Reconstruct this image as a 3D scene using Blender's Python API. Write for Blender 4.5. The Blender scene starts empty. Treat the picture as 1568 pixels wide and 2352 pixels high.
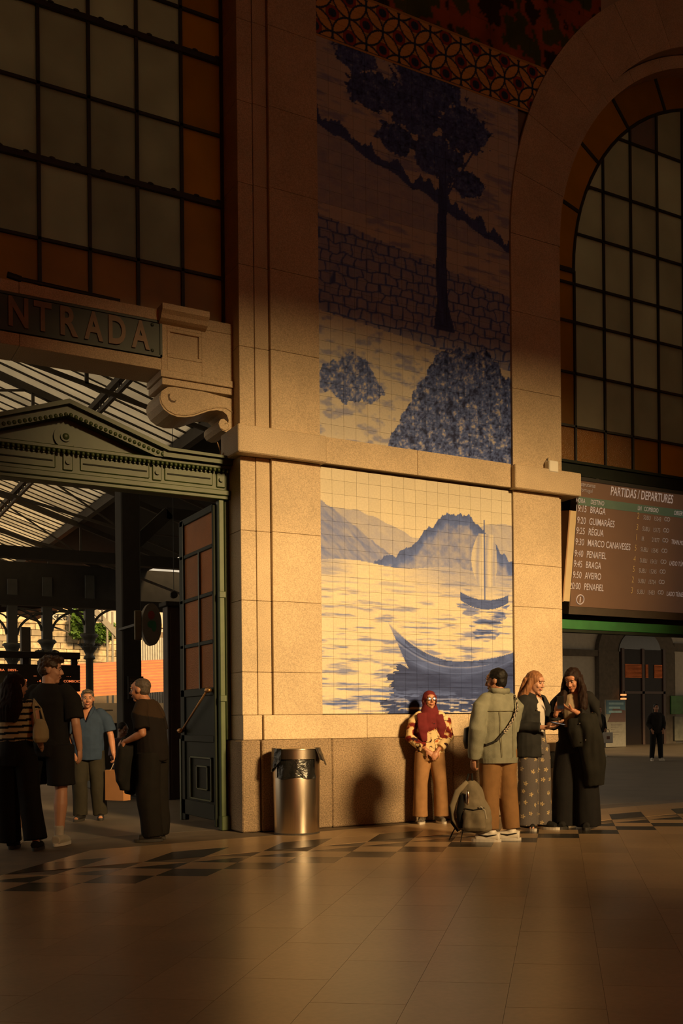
import bpy, bmesh, math, random
import numpy as np
from mathutils import Vector, Matrix, noise

# ------------------------------------------------------------------ camera
SC = bpy.context.scene
COL = SC.collection
W_PX, H_PX = 1568.0, 2352.0
F_PX, CX, CY = 2401.0, 1000.0, 1653.6      # focal length and principal point in pixels
PHI, ROLL, EYE = math.radians(31.37), -0.0094, 1.2
SP, CP = math.sin(PHI), math.cos(PHI)
cam_d = bpy.data.cameras.new('camera')
cam = bpy.data.objects.new('camera', cam_d)
COL.objects.link(cam)
cam_d.sensor_fit = 'HORIZONTAL'
cam_d.sensor_width = 36.0
cam_d.lens = F_PX / W_PX * 36.0
cam_d.shift_x = (W_PX / 2 - CX) / W_PX
cam_d.shift_y = (CY - H_PX / 2) / W_PX
cam_d.clip_end = 400
cam.matrix_world = Matrix.Translation((0, 0, EYE)) @ Matrix.Rotation(-PHI, 4, 'Z') @ Matrix.Rotation(math.pi / 2, 4, 'X') @ Matrix.Rotation(ROLL, 4, 'Z')
SC.camera = cam

# ------------------------------------------------------------------ sky, sun, exposure
SC.view_settings.view_transform = 'Standard'
SC.view_settings.look = 'None'
SC.view_settings.exposure = 0.0
SC.view_settings.gamma = 1.0
SC.view_settings.use_curve_mapping = False
world = bpy.data.worlds.new('evening_sky')
SC.world = world
world.use_nodes = True
wb = world.node_tree.nodes['Background']
wb.inputs[0].default_value = (1.0, 0.82, 0.57, 1)
wb.inputs[1].default_value = 0.7
SUN_AZ, SUN_EL = math.radians(8), math.radians(20)
sun_d = bpy.data.lights.new('evening_sun', 'SUN')
sun_d.energy = 6.15
sun_d.color = (1.0, 0.645, 0.275)
sun_d.angle = math.radians(8)
sun = bpy.data.objects.new('evening_sun', sun_d)
COL.objects.link(sun)
SUN_DIR = Vector((-math.sin(SUN_AZ) * math.cos(SUN_EL), math.cos(SUN_AZ) * math.cos(SUN_EL), -math.sin(SUN_EL)))
sun.rotation_euler = SUN_DIR.to_track_quat('-Z', 'Y').to_euler()
sun.location = (12, -25, 18)

# ------------------------------------------------------------------ photo pixel -> direction -> point on a known plane
def ray(u, v):
    du, dv = u - CX, v - CY
    a = du * math.cos(ROLL) + dv * math.sin(ROLL)
    b = -du * math.sin(ROLL) + dv * math.cos(ROLL)
    r = a / F_PX
    return Vector((r * CP + SP, -r * SP + CP, -b / F_PX))
def on_y(u, v, y):
    d = ray(u, v); t = y / d.y
    return Vector((d.x * t, y, EYE + d.z * t))
def on_x(u, v, x):
    d = ray(u, v); t = x / d.x
    return Vector((x, d.y * t, EYE + d.z * t))
def on_z(u, v, z=0.0):
    d = ray(u, v); t = (z - EYE) / d.z
    return Vector((d.x * t, d.y * t, z))
def proj(p):
    R = p[0] * CP - p[1] * SP; Z = p[0] * SP + p[1] * CP
    a = F_PX * R / Z; b = -F_PX * (p[2] - EYE) / Z
    return CX + a * math.cos(ROLL) - b * math.sin(ROLL), CY + a * math.sin(ROLL) + b * math.cos(ROLL), Z

# ------------------------------------------------------------------ materials
MATS = {}
def srgb(r, g, b):
    f = lambda c: (c / 255 / 12.92) if c / 255 <= .04045 else ((c / 255 + .055) / 1.055) ** 2.4
    return (f(r), f(g), f(b), 1)
def mat(name, col, rough=.7, metal=0., var=.12, scale=6., bump=0., bscale=None, spec=.5, speck=None, speck_scale=160, rand=0., coat=0., emit=None, estr=0., trans=0., stretch=None, coords='Object'):
    """Principled material: base colour broken up by noise, optional fine speckle, optional bump, per-object random value."""
    if name in MATS: return MATS[name]
    m = bpy.data.materials.new(name); MATS[name] = m
    m.use_nodes = True
    nt = m.node_tree; N = nt.nodes; L = nt.links
    bs = N['Principled BSDF']
    c = col if len(col) == 4 else (*col, 1)
    if coords == 'World':
        g = N.new('ShaderNodeNewGeometry'); vec = g.outputs['Position']
    else:
        tc = N.new('ShaderNodeTexCoord'); vec = tc.outputs['Object']
    if stretch:
        mp = N.new('ShaderNodeMapping'); mp.inputs['Scale'].default_value = stretch
        L.new(vec, mp.inputs['Vector']); vec = mp.outputs['Vector']
    nz = N.new('ShaderNodeTexNoise'); nz.inputs['Scale'].default_value = scale; nz.inputs['Detail'].default_value = 5
    L.new(vec, nz.inputs['Vector'])
    mr = N.new('ShaderNodeMapRange')
    mr.inputs['From Min'].default_value = .3; mr.inputs['From Max'].default_value = .7
    mr.inputs['To Min'].default_value = 1 - var; mr.inputs['To Max'].default_value = 1 + var
    L.new(nz.outputs['Fac'], mr.inputs['Value'])
    fac = mr.outputs['Result']
    if speck:
        n2 = N.new('ShaderNodeTexNoise'); n2.inputs['Scale'].default_value = speck_scale; n2.inputs['Detail'].default_value = 2
        L.new(vec, n2.inputs['Vector'])
        m2 = N.new('ShaderNodeMapRange'); m2.inputs['From Min'].default_value = .33; m2.inputs['From Max'].default_value = .67
        m2.inputs['To Min'].default_value = 1 - speck; m2.inputs['To Max'].default_value = 1 + speck
        L.new(n2.outputs['Fac'], m2.inputs['Value'])
        mm = N.new('ShaderNodeMath'); mm.operation = 'MULTIPLY'
        L.new(fac, mm.inputs[0]); L.new(m2.outputs['Result'], mm.inputs[1]); fac = mm.outputs[0]
    if rand:
        oi = N.new('ShaderNodeObjectInfo')
        m3 = N.new('ShaderNodeMapRange'); m3.inputs['To Min'].default_value = 1 - rand; m3.inputs['To Max'].default_value = 1 + rand
        L.new(oi.outputs['Random'], m3.inputs['Value'])
        mm = N.new('ShaderNodeMath'); mm.operation = 'MULTIPLY'
        L.new(fac, mm.inputs[0]); L.new(m3.outputs['Result'], mm.inputs[1]); fac = mm.outputs[0]
    vm = N.new('ShaderNodeVectorMath'); vm.operation = 'SCALE'
    vm.inputs[0].default_value = c[:3]
    L.new(fac, vm.inputs['Scale'])
    L.new(vm.outputs['Vector'], bs.inputs['Base Color'])
    bs.inputs['Roughness'].default_value = rough
    bs.inputs['Metallic'].default_value = metal
    bs.inputs['Specular IOR Level'].default_value = spec
    bs.inputs['Coat Weight'].default_value = coat
    bs.inputs['Transmission Weight'].default_value = trans
    if emit:
        bs.inputs['Emission Color'].default_value = (*emit[:3], 1); bs.inputs['Emission Strength'].default_value = estr
    if bump:
        nb = N.new('ShaderNodeTexNoise'); nb.inputs['Scale'].default_value = bscale or scale * 4; nb.inputs['Detail'].default_value = 3
        L.new(vec, nb.inputs['Vector'])
        bp = N.new('ShaderNodeBump'); bp.inputs['Strength'].default_value = bump; bp.inputs['Distance'].default_value = .01
        L.new(nb.outputs['Fac'], bp.inputs['Height']); L.new(bp.outputs['Normal'], bs.inputs['Normal'])
    return m
def mat_attr(name, rough=.25, spec=.5, bump=.0, attr='paint', grain=.05, gscale=60):
    """Paint stored on the mesh (flat print on tiles, cloth patterns), with a little brush grain."""
    if name in MATS: return MATS[name]
    m = bpy.data.materials.new(name); MATS[name] = m; m.use_nodes = True
    nt = m.node_tree; N = nt.nodes; L = nt.links; bs = N['Principled BSDF']
    a = N.new('ShaderNodeVertexColor'); a.layer_name = attr
    g = N.new('ShaderNodeNewGeometry')
    nz = N.new('ShaderNodeTexNoise'); nz.inputs['Scale'].default_value = gscale; nz.inputs['Detail'].default_value = 4
    L.new(g.outputs['Position'], nz.inputs['Vector'])
    mr = N.new('ShaderNodeMapRange'); mr.inputs['From Min'].default_value = .3; mr.inputs['From Max'].default_value = .7
    mr.inputs['To Min'].default_value = 1 - grain; mr.inputs['To Max'].default_value = 1 + grain
    L.new(nz.outputs['Fac'], mr.inputs['Value'])
    vm = N.new('ShaderNodeVectorMath'); vm.operation = 'SCALE'
    L.new(a.outputs['Color'], vm.inputs[0]); L.new(mr.outputs['Result'], vm.inputs['Scale'])
    L.new(vm.outputs['Vector'], bs.inputs['Base Color'])
    bs.inputs['Roughness'].default_value = rough; bs.inputs['Specular IOR Level'].default_value = spec
    if bump:
        bp = N.new('ShaderNodeBump'); bp.inputs['Strength'].default_value = bump; bp.inputs['Distance'].default_value = .004
        n3 = N.new('ShaderNodeTexNoise'); n3.inputs['Scale'].default_value = 14
        L.new(g.outputs['Position'], n3.inputs['Vector']); L.new(n3.outputs['Fac'], bp.inputs['Height']); L.new(bp.outputs['Normal'], bs.inputs['Normal'])
    return m
def mat_pane(name, col, trans_w=.6, rough=.35, bumps=0., bscale=90, ior=1.45):
    """Frosted pane: part translucent (daylight from outside glows through), part glossy."""
    if name in MATS: return MATS[name]
    m = bpy.data.materials.new(name); MATS[name] = m; m.use_nodes = True
    nt = m.node_tree; N = nt.nodes; L = nt.links
    N.remove(N['Principled BSDF']); out = N['Material Output']
    g = N.new('ShaderNodeNewGeometry')
    nz = N.new('ShaderNodeTexNoise'); nz.inputs['Scale'].default_value = 2.2; nz.inputs['Detail'].default_value = 5
    L.new(g.outputs['Position'], nz.inputs['Vector'])
    oi = N.new('ShaderNodeObjectInfo')
    ad = N.new('ShaderNodeMath'); ad.operation = 'MULTIPLY_ADD'; ad.inputs[1].default_value = .5; 
    L.new(nz.outputs['Fac'], ad.inputs[0])
    m3 = N.new('ShaderNodeMapRange'); m3.inputs['To Min'].default_value = .6; m3.inputs['To Max'].default_value = .9
    L.new(oi.outputs['Random'], m3.inputs['Value']); L.new(m3.outputs['Result'], ad.inputs[2])
    vm = N.new('ShaderNodeVectorMath'); vm.operation = 'SCALE'; vm.inputs[0].default_value = col[:3]
    L.new(ad.outputs[0], vm.inputs['Scale'])
    tr = N.new('ShaderNodeBsdfTranslucent'); L.new(vm.outputs['Vector'], tr.inputs['Color'])
    df = N.new('ShaderNodeBsdfDiffuse'); L.new(vm.outputs['Vector'], df.inputs['Color'])
    mx = N.new('ShaderNodeMixShader'); mx.inputs[0].default_value = trans_w
    L.new(df.outputs[0], mx.inputs[1]); L.new(tr.outputs[0], mx.inputs[2])
    gl = N.new('ShaderNodeBsdfGlossy'); gl.inputs['Roughness'].default_value = rough; gl.inputs['Color'].default_value = (.8, .8, .8, 1)
    fr = N.new('ShaderNodeFresnel'); fr.inputs['IOR'].default_value = ior
    m2 = N.new('ShaderNodeMixShader'); L.new(fr.outputs[0], m2.inputs[0]); L.new(mx.outputs[0], m2.inputs[1]); L.new(gl.outputs[0], m2.inputs[2])
    L.new(m2.outputs[0], out.inputs['Surface'])
    if bumps:
        vo = N.new('ShaderNodeTexVoronoi'); vo.inputs['Scale'].default_value = bscale
        L.new(g.outputs['Position'], vo.inputs['Vector'])
        bp = N.new('ShaderNodeBump'); bp.inputs['Strength'].default_value = bumps; bp.inputs['Distance'].default_value = .01
        L.new(vo.outputs['Distance'], bp.inputs['Height'])
        for s in (tr, df, gl): L.new(bp.outputs['Normal'], s.inputs['Normal'])
    return m

# ------------------------------------------------------------------ geometry helpers
class MB:
    """Collects shapes; build() links them as ONE mesh object."""
    def __init__(s): s.v = []; s.f = []
    def add(s, vs, fs):
        o = len(s.v); s.v += [tuple(v) for v in vs]; s.f += [tuple(i + o for i in f) for f in fs]; return s
    def box(s, x0, x1, y0, y1, z0, z1, c=0.):
        if c <= 0:
            vs = [(x, y, z) for z in (z0, z1) for y in (y0, y1) for x in (x0, x1)]
            return s.add(vs, [(0, 2, 3, 1), (4, 5, 7, 6), (0, 1, 5, 4), (2, 6, 7, 3), (0, 4, 6, 2), (1, 3, 7, 5)])
        b = bmesh.new()
        bmesh.ops.create_cube(b, size=1)
        for v in b.verts:
            v.co = Vector((x0 if v.co.x < 0 else x1, y0 if v.co.y < 0 else y1, z0 if v.co.z < 0 else z1))
        bmesh.ops.bevel(b, geom=list(b.edges), offset=min(c, .45 * min(x1 - x0, y1 - y0, z1 - z0)), segments=1, affect='EDGES')
        b.verts.index_update()
        s.add([v.co[:] for v in b.verts], [[v.index for v in f.verts] for f in b.faces]); b.free(); return s
    def prism(s, poly, a0, a1, axis='y'):
        """poly of 2D points extruded along axis: y -> (x,z), z -> (x,y), x -> (y,z)"""
        n = len(poly)
        def P(p, a): return (p[0], a, p[1]) if axis == 'y' else ((p[0], p[1], a) if axis == 'z' else (a, p[0], p[1]))
        vs = [P(p, a0) for p in poly] + [P(p, a1) for p in poly]
        fs = [tuple(range(n))[::-1], tuple(range(n, 2 * n))] + [(i, (i + 1) % n, n + (i + 1) % n, n + i) for i in range(n)]
        return s.add(vs, fs)
    def tube(s, pts, rad, seg=8, flat=None, cap=True):
        """swept tube through pts; rad is a number or one per point; flat=(a,b) squashes the section; up keeps the frame"""
        pts = [Vector(p) for p in pts]; n = len(pts)
        rad = [rad] * n if not isinstance(rad, (list, tuple)) else rad
        base = len(s.v); prev = None
        for i, p in enumerate(pts):
            t = (pts[min(i + 1, n - 1)] - pts[max(i - 1, 0)]).normalized()
            if prev is None:
                ref = Vector((0, 0, 1)) if abs(t.z) < .9 else Vector((0, 1, 0))
                a = t.cross(ref).normalized()
            else:
                a = (prev - t * prev.dot(t)).normalized()
            b = t.cross(a); prev = a
            fa, fb = flat if flat else (1, 1)
            r = rad[i]; ra, rb = (r if isinstance(r, (list, tuple)) else (r * fa, r * fb))
            for k in range(seg):
                th = 2 * math.pi * k / seg
                s.v.append(tuple(p + a * (ra * math.cos(th)) + b * (rb * math.sin(th))))
        for i in range(n - 1):
            for k in range(seg):
                k2 = (k + 1) % seg
                s.f.append((base + i * seg + k, base + i * seg + k2, base + (i + 1) * seg + k2, base + (i + 1) * seg + k))
        if cap:
            s.f.append(tuple(base + k for k in range(seg))[::-1]); s.f.append(tuple(base + (n - 1) * seg + k for k in range(seg)))
        return s
    def bar(s, p, q, w, h=None):
        """straight square bar from p to q"""
        p, q = Vector(p), Vector(q); h = h or w
        t = (q - p).normalized(); ref = Vector((0, 0, 1)) if abs(t.z) < .95 else Vector((0, 1, 0))
        a = t.cross(ref).normalized() * (w / 2); b = a.normalized().cross(t) * (h / 2)
        vs = [e + sa * a + sb * b for e in (p, q) for sa, sb in ((-1, -1), (1, -1), (1, 1), (-1, 1))]
        return s.add(vs, [(0, 1, 2, 3), (7, 6, 5, 4), (0, 4, 5, 1), (1, 5, 6, 2), (2, 6, 7, 3), (3, 7, 4, 0)])
    def lathe(s, prof, c=(0, 0, 0), seg=24, cap=True):
        base = len(s.v); n = len(prof)
        for r, z in prof:
            for k in range(seg):
                th = 2 * math.pi * k / seg
                s.v.append((c[0] + r * math.cos(th), c[1] + r * math.sin(th), c[2] + z))
        for i in range(n - 1):
            for k in range(seg):
                k2 = (k + 1) % seg
                s.f.append((base + i * seg + k, base + i * seg + k2, base + (i + 1) * seg + k2, base + (i + 1) * seg + k))
        if cap:
            s.f.append(tuple(base + k for k in range(seg))[::-1]); s.f.append(tuple(base + (n - 1) * seg + k for k in range(seg)))
        return s
    def ell(s, c, r, M=None, seg=14, rings=9):
        base = len(s.v); c = Vector(c)
        if not isinstance(r, (list, tuple)): r = (r, r, r)
        def P(x, y, z):
            p = Vector((x * r[0], y * r[1], z * r[2]))
            return tuple(c + (M @ p if M else p))
        s.v.append(P(0, 0, -1))
        for i in range(1, rings):
            ph = -math.pi / 2 + math.pi * i / rings
            for k in range(seg):
                th = 2 * math.pi * k / seg
                s.v.append(P(math.cos(ph) * math.cos(th), math.cos(ph) * math.sin(th), math.sin(ph)))
        s.v.append(P(0, 0, 1)); top = len(s.v) - 1
        for k in range(seg):
            k2 = (k + 1) % seg
            s.f.append((base, base + 1 + k2, base + 1 + k)); 
            s.f.append((top, top - seg + k, top - seg + k2))
            for i in range(rings - 2):
                a = base + 1 + i * seg
                s.f.append((a + k, a + k2, a + seg + k2, a + seg + k))
        return s
    def loft(s, secs, seg=20, power=2.):
        """horizontal sections (cx, cy, z, rx, ry); power > 2 squares the section"""
        base = len(s.v); n = len(secs)
        for cx, cy, z, rx, ry in secs:
            for k in range(seg):
                th = 2 * math.pi * k / seg; c_, s_ = math.cos(th), math.sin(th)
                s.v.append((cx + rx * math.copysign(abs(c_) ** (2 / power), c_), cy + ry * math.copysign(abs(s_) ** (2 / power), s_), z))
        for i in range(n - 1):
            for k in range(seg):
                k2 = (k + 1) % seg
                s.f.append((base + i * seg + k, base + i * seg + k2, base + (i + 1) * seg + k2, base + (i + 1) * seg + k))
        s.f.append(tuple(base + k for k in range(seg))[::-1]); s.f.append(tuple(base + (n - 1) * seg + k for k in range(seg)))
        return s
    def build(s, name, m=None, parent=None, smooth=False, fix=True):
        me = bpy.data.meshes.new(name)
        me.from_pydata(s.v, [], s.f)
        if fix:
            b = bmesh.new(); b.from_mesh(me); bmesh.ops.recalc_face_normals(b, faces=b.faces); b.to_mesh(me); b.free()
        o = bpy.data.objects.new(name, me); COL.objects.link(o)
        if m: me.materials.append(m)
        if parent is not None: o.parent = parent
        if smooth: me.polygons.foreach_set('use_smooth', [True] * len(me.polygons))
        return o
def thing(name, label, cat, loc=(0, 0, 0), rz=0., group=None):
    o = bpy.data.objects.new(name, None); COL.objects.link(o)
    o.empty_display_size = .1
    o.location = loc; o.rotation_euler = (0, 0, rz); tag(o, label, cat, group); return o
def tag(o, label, cat, group=None):
    o['label'] = label; o['category'] = cat
    if group: o['group'] = group
    return o
def struct(name, label=None, cat=None):
    o = bpy.data.objects.new(name, None); COL.objects.link(o); o['kind'] = 'structure'
    if label: o['label'] = label
    if cat: o['category'] = cat
    return o
def stag(o, label=None, cat=None):
    o['kind'] = 'structure'
    if label: o['label'] = label
    if cat: o['category'] = cat
    return o
_tmp = bpy.data.scenes.new('workbench')        # small scene in which text and fused shapes are turned into meshes
def to_mesh(ob):
    _tmp.collection.objects.link(ob); vl = _tmp.view_layers[0]; vl.update()
    me = bpy.data.meshes.new_from_object(ob.evaluated_get(vl.depsgraph))
    _tmp.collection.objects.unlink(ob); return me
def text_mesh(txt, size, extrude=0., align='LEFT', bold=0.):
    cu = bpy.data.curves.new('lettering', 'FONT'); cu.body = txt; cu.size = size; cu.extrude = extrude; cu.align_x = align; cu.offset = bold; cu.resolution_u = 4
    ob = bpy.data.objects.new('lettering', cu)
    me = to_mesh(ob)
    bpy.data.objects.remove(ob); bpy.data.curves.remove(cu)
    return me
# ================================================================== materials of the place
GRANITE = mat('warm_granite', (.50, .385, .25), rough=.62, var=.10, scale=2.2, speck=.20, speck_scale=95, bump=.25, bscale=120, rand=.05, coords='World', spec=.35)
GRANITE_ROUGH = mat('rough_plinth_granite', (.28, .20, .125), rough=.75, var=.18, scale=2.0, speck=.34, speck_scale=70, bump=.7, bscale=85, rand=.05, coords='World', spec=.3)
PLASTER = mat('dim_plaster', (.40, .32, .23), rough=.85, var=.1, scale=.8, coords='World')
CEIL = mat('dark_ceiling', (.20, .13, .075), rough=.9, var=.15, scale=.7, coords='World')
FLOOR_L = mat('cream_floor_stone', (.42, .285, .16), rough=.30, var=.13, scale=1.6, speck=.06, speck_scale=30, rand=.10, coords='World', spec=.5, bump=.03, bscale=9)
FLOOR_D = mat('dark_floor_stone', (.052, .045, .036), rough=.27, var=.3, scale=3, rand=.15, coords='World', spec=.5)
JOINT = mat('floor_joint', (.13, .092, .057), rough=.7, var=.2, scale=4, coords='World')
PAVE = mat('concourse_paving', (.14, .11, .08), rough=.5, var=.18, scale=1.5, coords='World')
MORTAR = mat('stone_joint', (.20, .145, .095), rough=.9, var=.1, coords='World')
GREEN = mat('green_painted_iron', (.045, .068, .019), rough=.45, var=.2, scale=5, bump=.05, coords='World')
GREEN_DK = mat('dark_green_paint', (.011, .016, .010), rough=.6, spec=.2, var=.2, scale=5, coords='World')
BAR = mat('window_iron', (.022, .022, .017), rough=.6, var=.2, coords='World')
BRASS = mat('old_brass', (.45, .24, .10), rough=.35, metal=.9, var=.15)
BLACK = mat('black_iron', (.012, .011, .010), rough=.6, var=.2)
PANE = mat_pane('frosted_pane', (.46, .42, .30), .72)
AMBER = mat_pane('amber_pane', (.44, .235, .035), .72)
AMBER_R = mat_pane('rippled_amber_pane', (.50, .25, .045), .65, rough=.3, bumps=.6, bscale=75)
GLAZE = mat_attr('painted_glazed_tile', rough=.5, spec=.2, grain=.06, gscale=45, bump=.05)

YF = 10.70            # face of the pilasters
YT = 10.735           # face of the tile panels
YB = 11.28            # back of the wall
TILE = .1563
rng = random.Random(7)

# ================================================================== walls of the hall
wall = struct('wall_north', 'tall granite wall with pilasters around blue and cream tile pictures', 'wall')
def block(x0, x1, y0, y1, z0, z1, m=GRANITE, c=.004, name='stone_block', parent=None):
    g = .0016
    return MB().box(x0 + g, x1 - g, y0, y1, z0 + g, z1 - g, c).build(name, m, parent or wall)
def courses(z0, z1, h):
    n = max(1, round((z1 - z0) / h)); return [(z0 + (z1 - z0) * i / n, z0 + (z1 - z0) * (i + 1) / n) for i in range(n)]
X_A, X_B, X_C, X_D = 4.112, 4.288, 4.452, 5.040       # strips of the pilaster beside the entrance
X_E, X_F = 7.697, 8.480                                # pilaster beside the arched window
TOP = 12.4
# core behind the facing
MB().box(X_A + .03, X_F - .02, 10.785, YB - .02, 0, TOP).build('wall_core', MORTAR, wall)
# plinth
pl_x = [4.085, 4.30, 5.14, 6.75, 8.10, 8.545]
for i in range(len(pl_x) - 1):
    block(pl_x[i], pl_x[i + 1], (10.715 if i == 0 else 10.672), YB - .1 if i in (0, 4) else 10.80, 0, 1.0, GRANITE_ROUGH, c=.012)
# plain course above the plinth
bx = [X_A, 4.335, 5.6, 7.0, X_F]
for i in range(4):
    block(bx[i], bx[i + 1], 10.745 if i == 0 else YF, YB - .16 if i == 0 else 10.80, 1.0, 1.272)
low = [(1.272, 1.74), (1.74, 2.52), (2.52, 3.28), (3.28, 4.085)]
for z0, z1 in low:
    block(X_A, X_B, 10.762, 11.12, z0, z1); block(X_B, X_C, 10.748, 10.82, z0, z1); block(X_C, X_D, YF, 10.80, z0, z1)
for z0, z1 in [(1.272, 1.62), (1.62, 2.62), (2.62, 3.16), (3.16, 4.085)]:
    block(X_E, X_F - .045, YF, 10.80, z0, z1); block(X_F - .045, X_F, YF + .025, YB - .05, z0, z1)
# string course: two projecting blocks and a flatter band over the lower tile picture
block(4.03, 5.075, 10.60, 11.14, 4.085, 4.39, c=.012)
block(7.66, 8.72, 10.60, 11.10, 4.085, 4.39, c=.012)
sx = [5.075, 6.3, 7.66]
for i in range(2): block(sx[i], sx[i + 1], YF - .012, 10.80, 4.105, 4.405)
# upper pilaster beside the entrance bay
for z0, z1 in courses(4.39, TOP, .92):
    block(X_A, X_B, 10.762, YB - .06, z0, z1); block(X_B, X_C, 10.748, 10.82, z0, z1); block(X_C, X_D, YF, 10.80, z0, z1)
# pilaster and arch ring of the window bay
AX, AZ, RO, RI = 12.075, 7.32, 4.375, 3.595
for z0, z1 in courses(4.39, AZ, .98):
    block(X_E, X_F - .02, YF, 10.80, z0, z1); block(X_F - .02, X_F + .02, YF + .03, YB - .14, z0, z1); block(X_F, X_F + .175, YB - .14, YB - .05, z0, z1)
    block(2 * AX - X_F, 2 * AX - X_E, YF, YB - .1, z0, z1)
def wedge(r0, r1, a0, a1, y0, y1, n=4):
    m = MB(); pts = [(AX + r1 * math.cos(a0 + (a1 - a0) * i / n), AZ + r1 * math.sin(a0 + (a1 - a0) * i / n)) for i in range(n + 1)]
    pts += [(AX + r0 * math.cos(a1 + (a0 - a1) * i / n), AZ + r0 * math.sin(a1 + (a0 - a1) * i / n)) for i in range(n + 1)]
    return m.prism(pts, y0, y1, 'y')
NV = 17
for i in range(NV):
    a0, a1 = math.pi * i / NV + .0007, math.pi * (i + 1) / NV - .0007
    wedge(RI, RO, a0, a1, YF, YT - .001).build('voussoir', GRANITE, wall)
    wedge(RI - .17, RI, a0, a1, YF + .25, YB - .05).build('voussoir', GRANITE, wall)
# wall of the next pier, the wall over the arch and the wall left of the entrance bay
MB().box(2 * AX - X_E, 24.5, YT, YB, 0, TOP).build('pier_wall', PLASTER, wall)
MB().box(2 * AX - X_F, 2 * AX - X_E, YF, YB, 0, 4.39).build('pier_wall', GRANITE, wall)
n = 28
arc = [(AX + (RI + .02) * math.cos(math.pi * i / n), AZ + (RI + .02) * math.sin(math.pi * i / n)) for i in range(n + 1)]
MB().prism([(X_F - .2, AZ), (X_F - .2, TOP), (2 * AX - X_F + .2, TOP), (2 * AX - X_F + .2, AZ)] + arc, YT + .012, YB, 'y').build('arch_wall', PLASTER, wall)
MB().box(-9, -3.05, YF, YB, 0, TOP).build('pier_wall', GRANITE, wall)
MB().box(-3.05, X_A, YF + .06, YB, 10.6, TOP).build('bay_head', GRANITE, wall)

# the other three sides of the hall and its ceiling (behind and beside the photographer)
ws = struct('wall_south', 'street front of the hall with added sun openings and frosted fill windows', 'wall')
YS = -9.0
holes = [(5.85, 12.4, 7.1, 11.75), (7.6, 10.6, 5.35, 6.2)]  # unglazed openings added and sized to shape the sun patches
frost = [(-8.4, -2.4, 1.0, 9.5), (-1.2, 4.8, 1.0, 9.5), (14.0, 20.0, 1.0, 9.5)]  # unseen frosted windows added for warm fill light
def holed_wall(x0, x1, z0, z1, holes, y0, y1, m, parent):
    xs = sorted({x0, x1, *[h[0] for h in holes], *[h[1] for h in holes]}); zs = sorted({z0, z1, *[h[2] for h in holes], *[h[3] for h in holes]})
    for i in range(len(xs) - 1):
        for j in range(len(zs) - 1):
            cx_, cz_ = (xs[i] + xs[i + 1]) / 2, (zs[j] + zs[j + 1]) / 2
            if any(h[0] < cx_ < h[1] and h[2] < cz_ < h[3] for h in holes): continue
            MB().box(xs[i], xs[i + 1], y0, y1, zs[j], zs[j + 1]).build('wall_panel', m, parent)
holed_wall(-9, 24.5, 0, TOP, holes + frost, YS - .4, YS, PLASTER, ws)
FROST = mat_pane('fill_light_glass', (.74, .34, .105), .8)  # orange tint colours the added fill light
for q, h in enumerate(frost):
    w3 = struct('window_%d' % (q + 3), 'added frosted fill-light window ' + ('nearest the west end wall', 'between the other two frosted windows', 'nearest the east end wall')[q], 'window')
    for i in range(4):
        for j in range(5):
            x0, z0 = h[0] + 1.5 * i, h[2] + 1.7 * j
            MB().box(x0 + .03, x0 + 1.47, YS - .2, YS - .19, z0 + .03, z0 + 1.67).build('pane', FROST, w3)
    for i in range(5): MB().box(h[0] + 1.5 * i - .035, h[0] + 1.5 * i + .035, YS - .24, YS - .14, h[2], h[3]).build('window_bar', BAR, w3)
    for j in range(6): MB().box(h[0], h[1], YS - .24, YS - .14, h[2] + 1.7 * j - .035, h[2] + 1.7 * j + .035).build('window_bar', BAR, w3)
we = struct('wall_east', 'plain plastered end wall of the hall', 'wall')
MB().box(24.5, 24.9, YS - .4, YB, 0, TOP).build('wall_panel', PLASTER, we)
ww = struct('wall_west', 'plain plastered end wall near the entrance', 'wall')
MB().box(-9.4, -9, YS - .4, YB, 0, TOP).build('wall_panel', PLASTER, ww)
stag(MB().box(-9.4, 24.9, YS - .4, YB, TOP, TOP + .3).build('ceiling', CEIL), 'dark ceiling of the station hall', 'ceiling')

# ================================================================== floor
floor = struct('floor', 'cream stone floor with a dark checker border along the wall', 'floor')
MB().box(-9.4, 24.9, YS - .4, 11.25, -.3, -.004).build('floor_bed', JOINT, floor)
MB().box(-30, 60, 11.25, 75, -.3, -.003).build('concourse_paving', PAVE, floor)
FA = math.radians(38.16)
D1 = Vector((math.sin(FA), math.cos(FA))); D2 = Vector((math.cos(FA), -math.sin(FA)))
M1, M2 = .39, .4175
A0, B0 = 8.653, -2.325
def slab(pts, m, name='floor_tile'):
    """pts in floor-grid coordinates; pulled in a little for the joint"""
    c = Vector((sum(p[0] for p in pts) / len(pts), sum(p[1] for p in pts) / len(pts)))
    q = []
    for p in pts:
        d = Vector(p) - c; d = d * (1 - .0016 / max(d.length, .01)); e = c + d
        w = D1 * e.x + D2 * e.y; q.append((w.x, w.y))
    return MB().prism(q, -.02, 0, 'z').build(name, m, floor)
def seen(a, b, mx=60):
    w = D1 * a + D2 * b
    if w.x * SP + w.y * CP < 2.5 or w.y > 10.66: return False
    u, v, z = proj((w.x, w.y, 0)); return -mx < u < W_PX + mx and v < H_PX + 160
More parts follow.
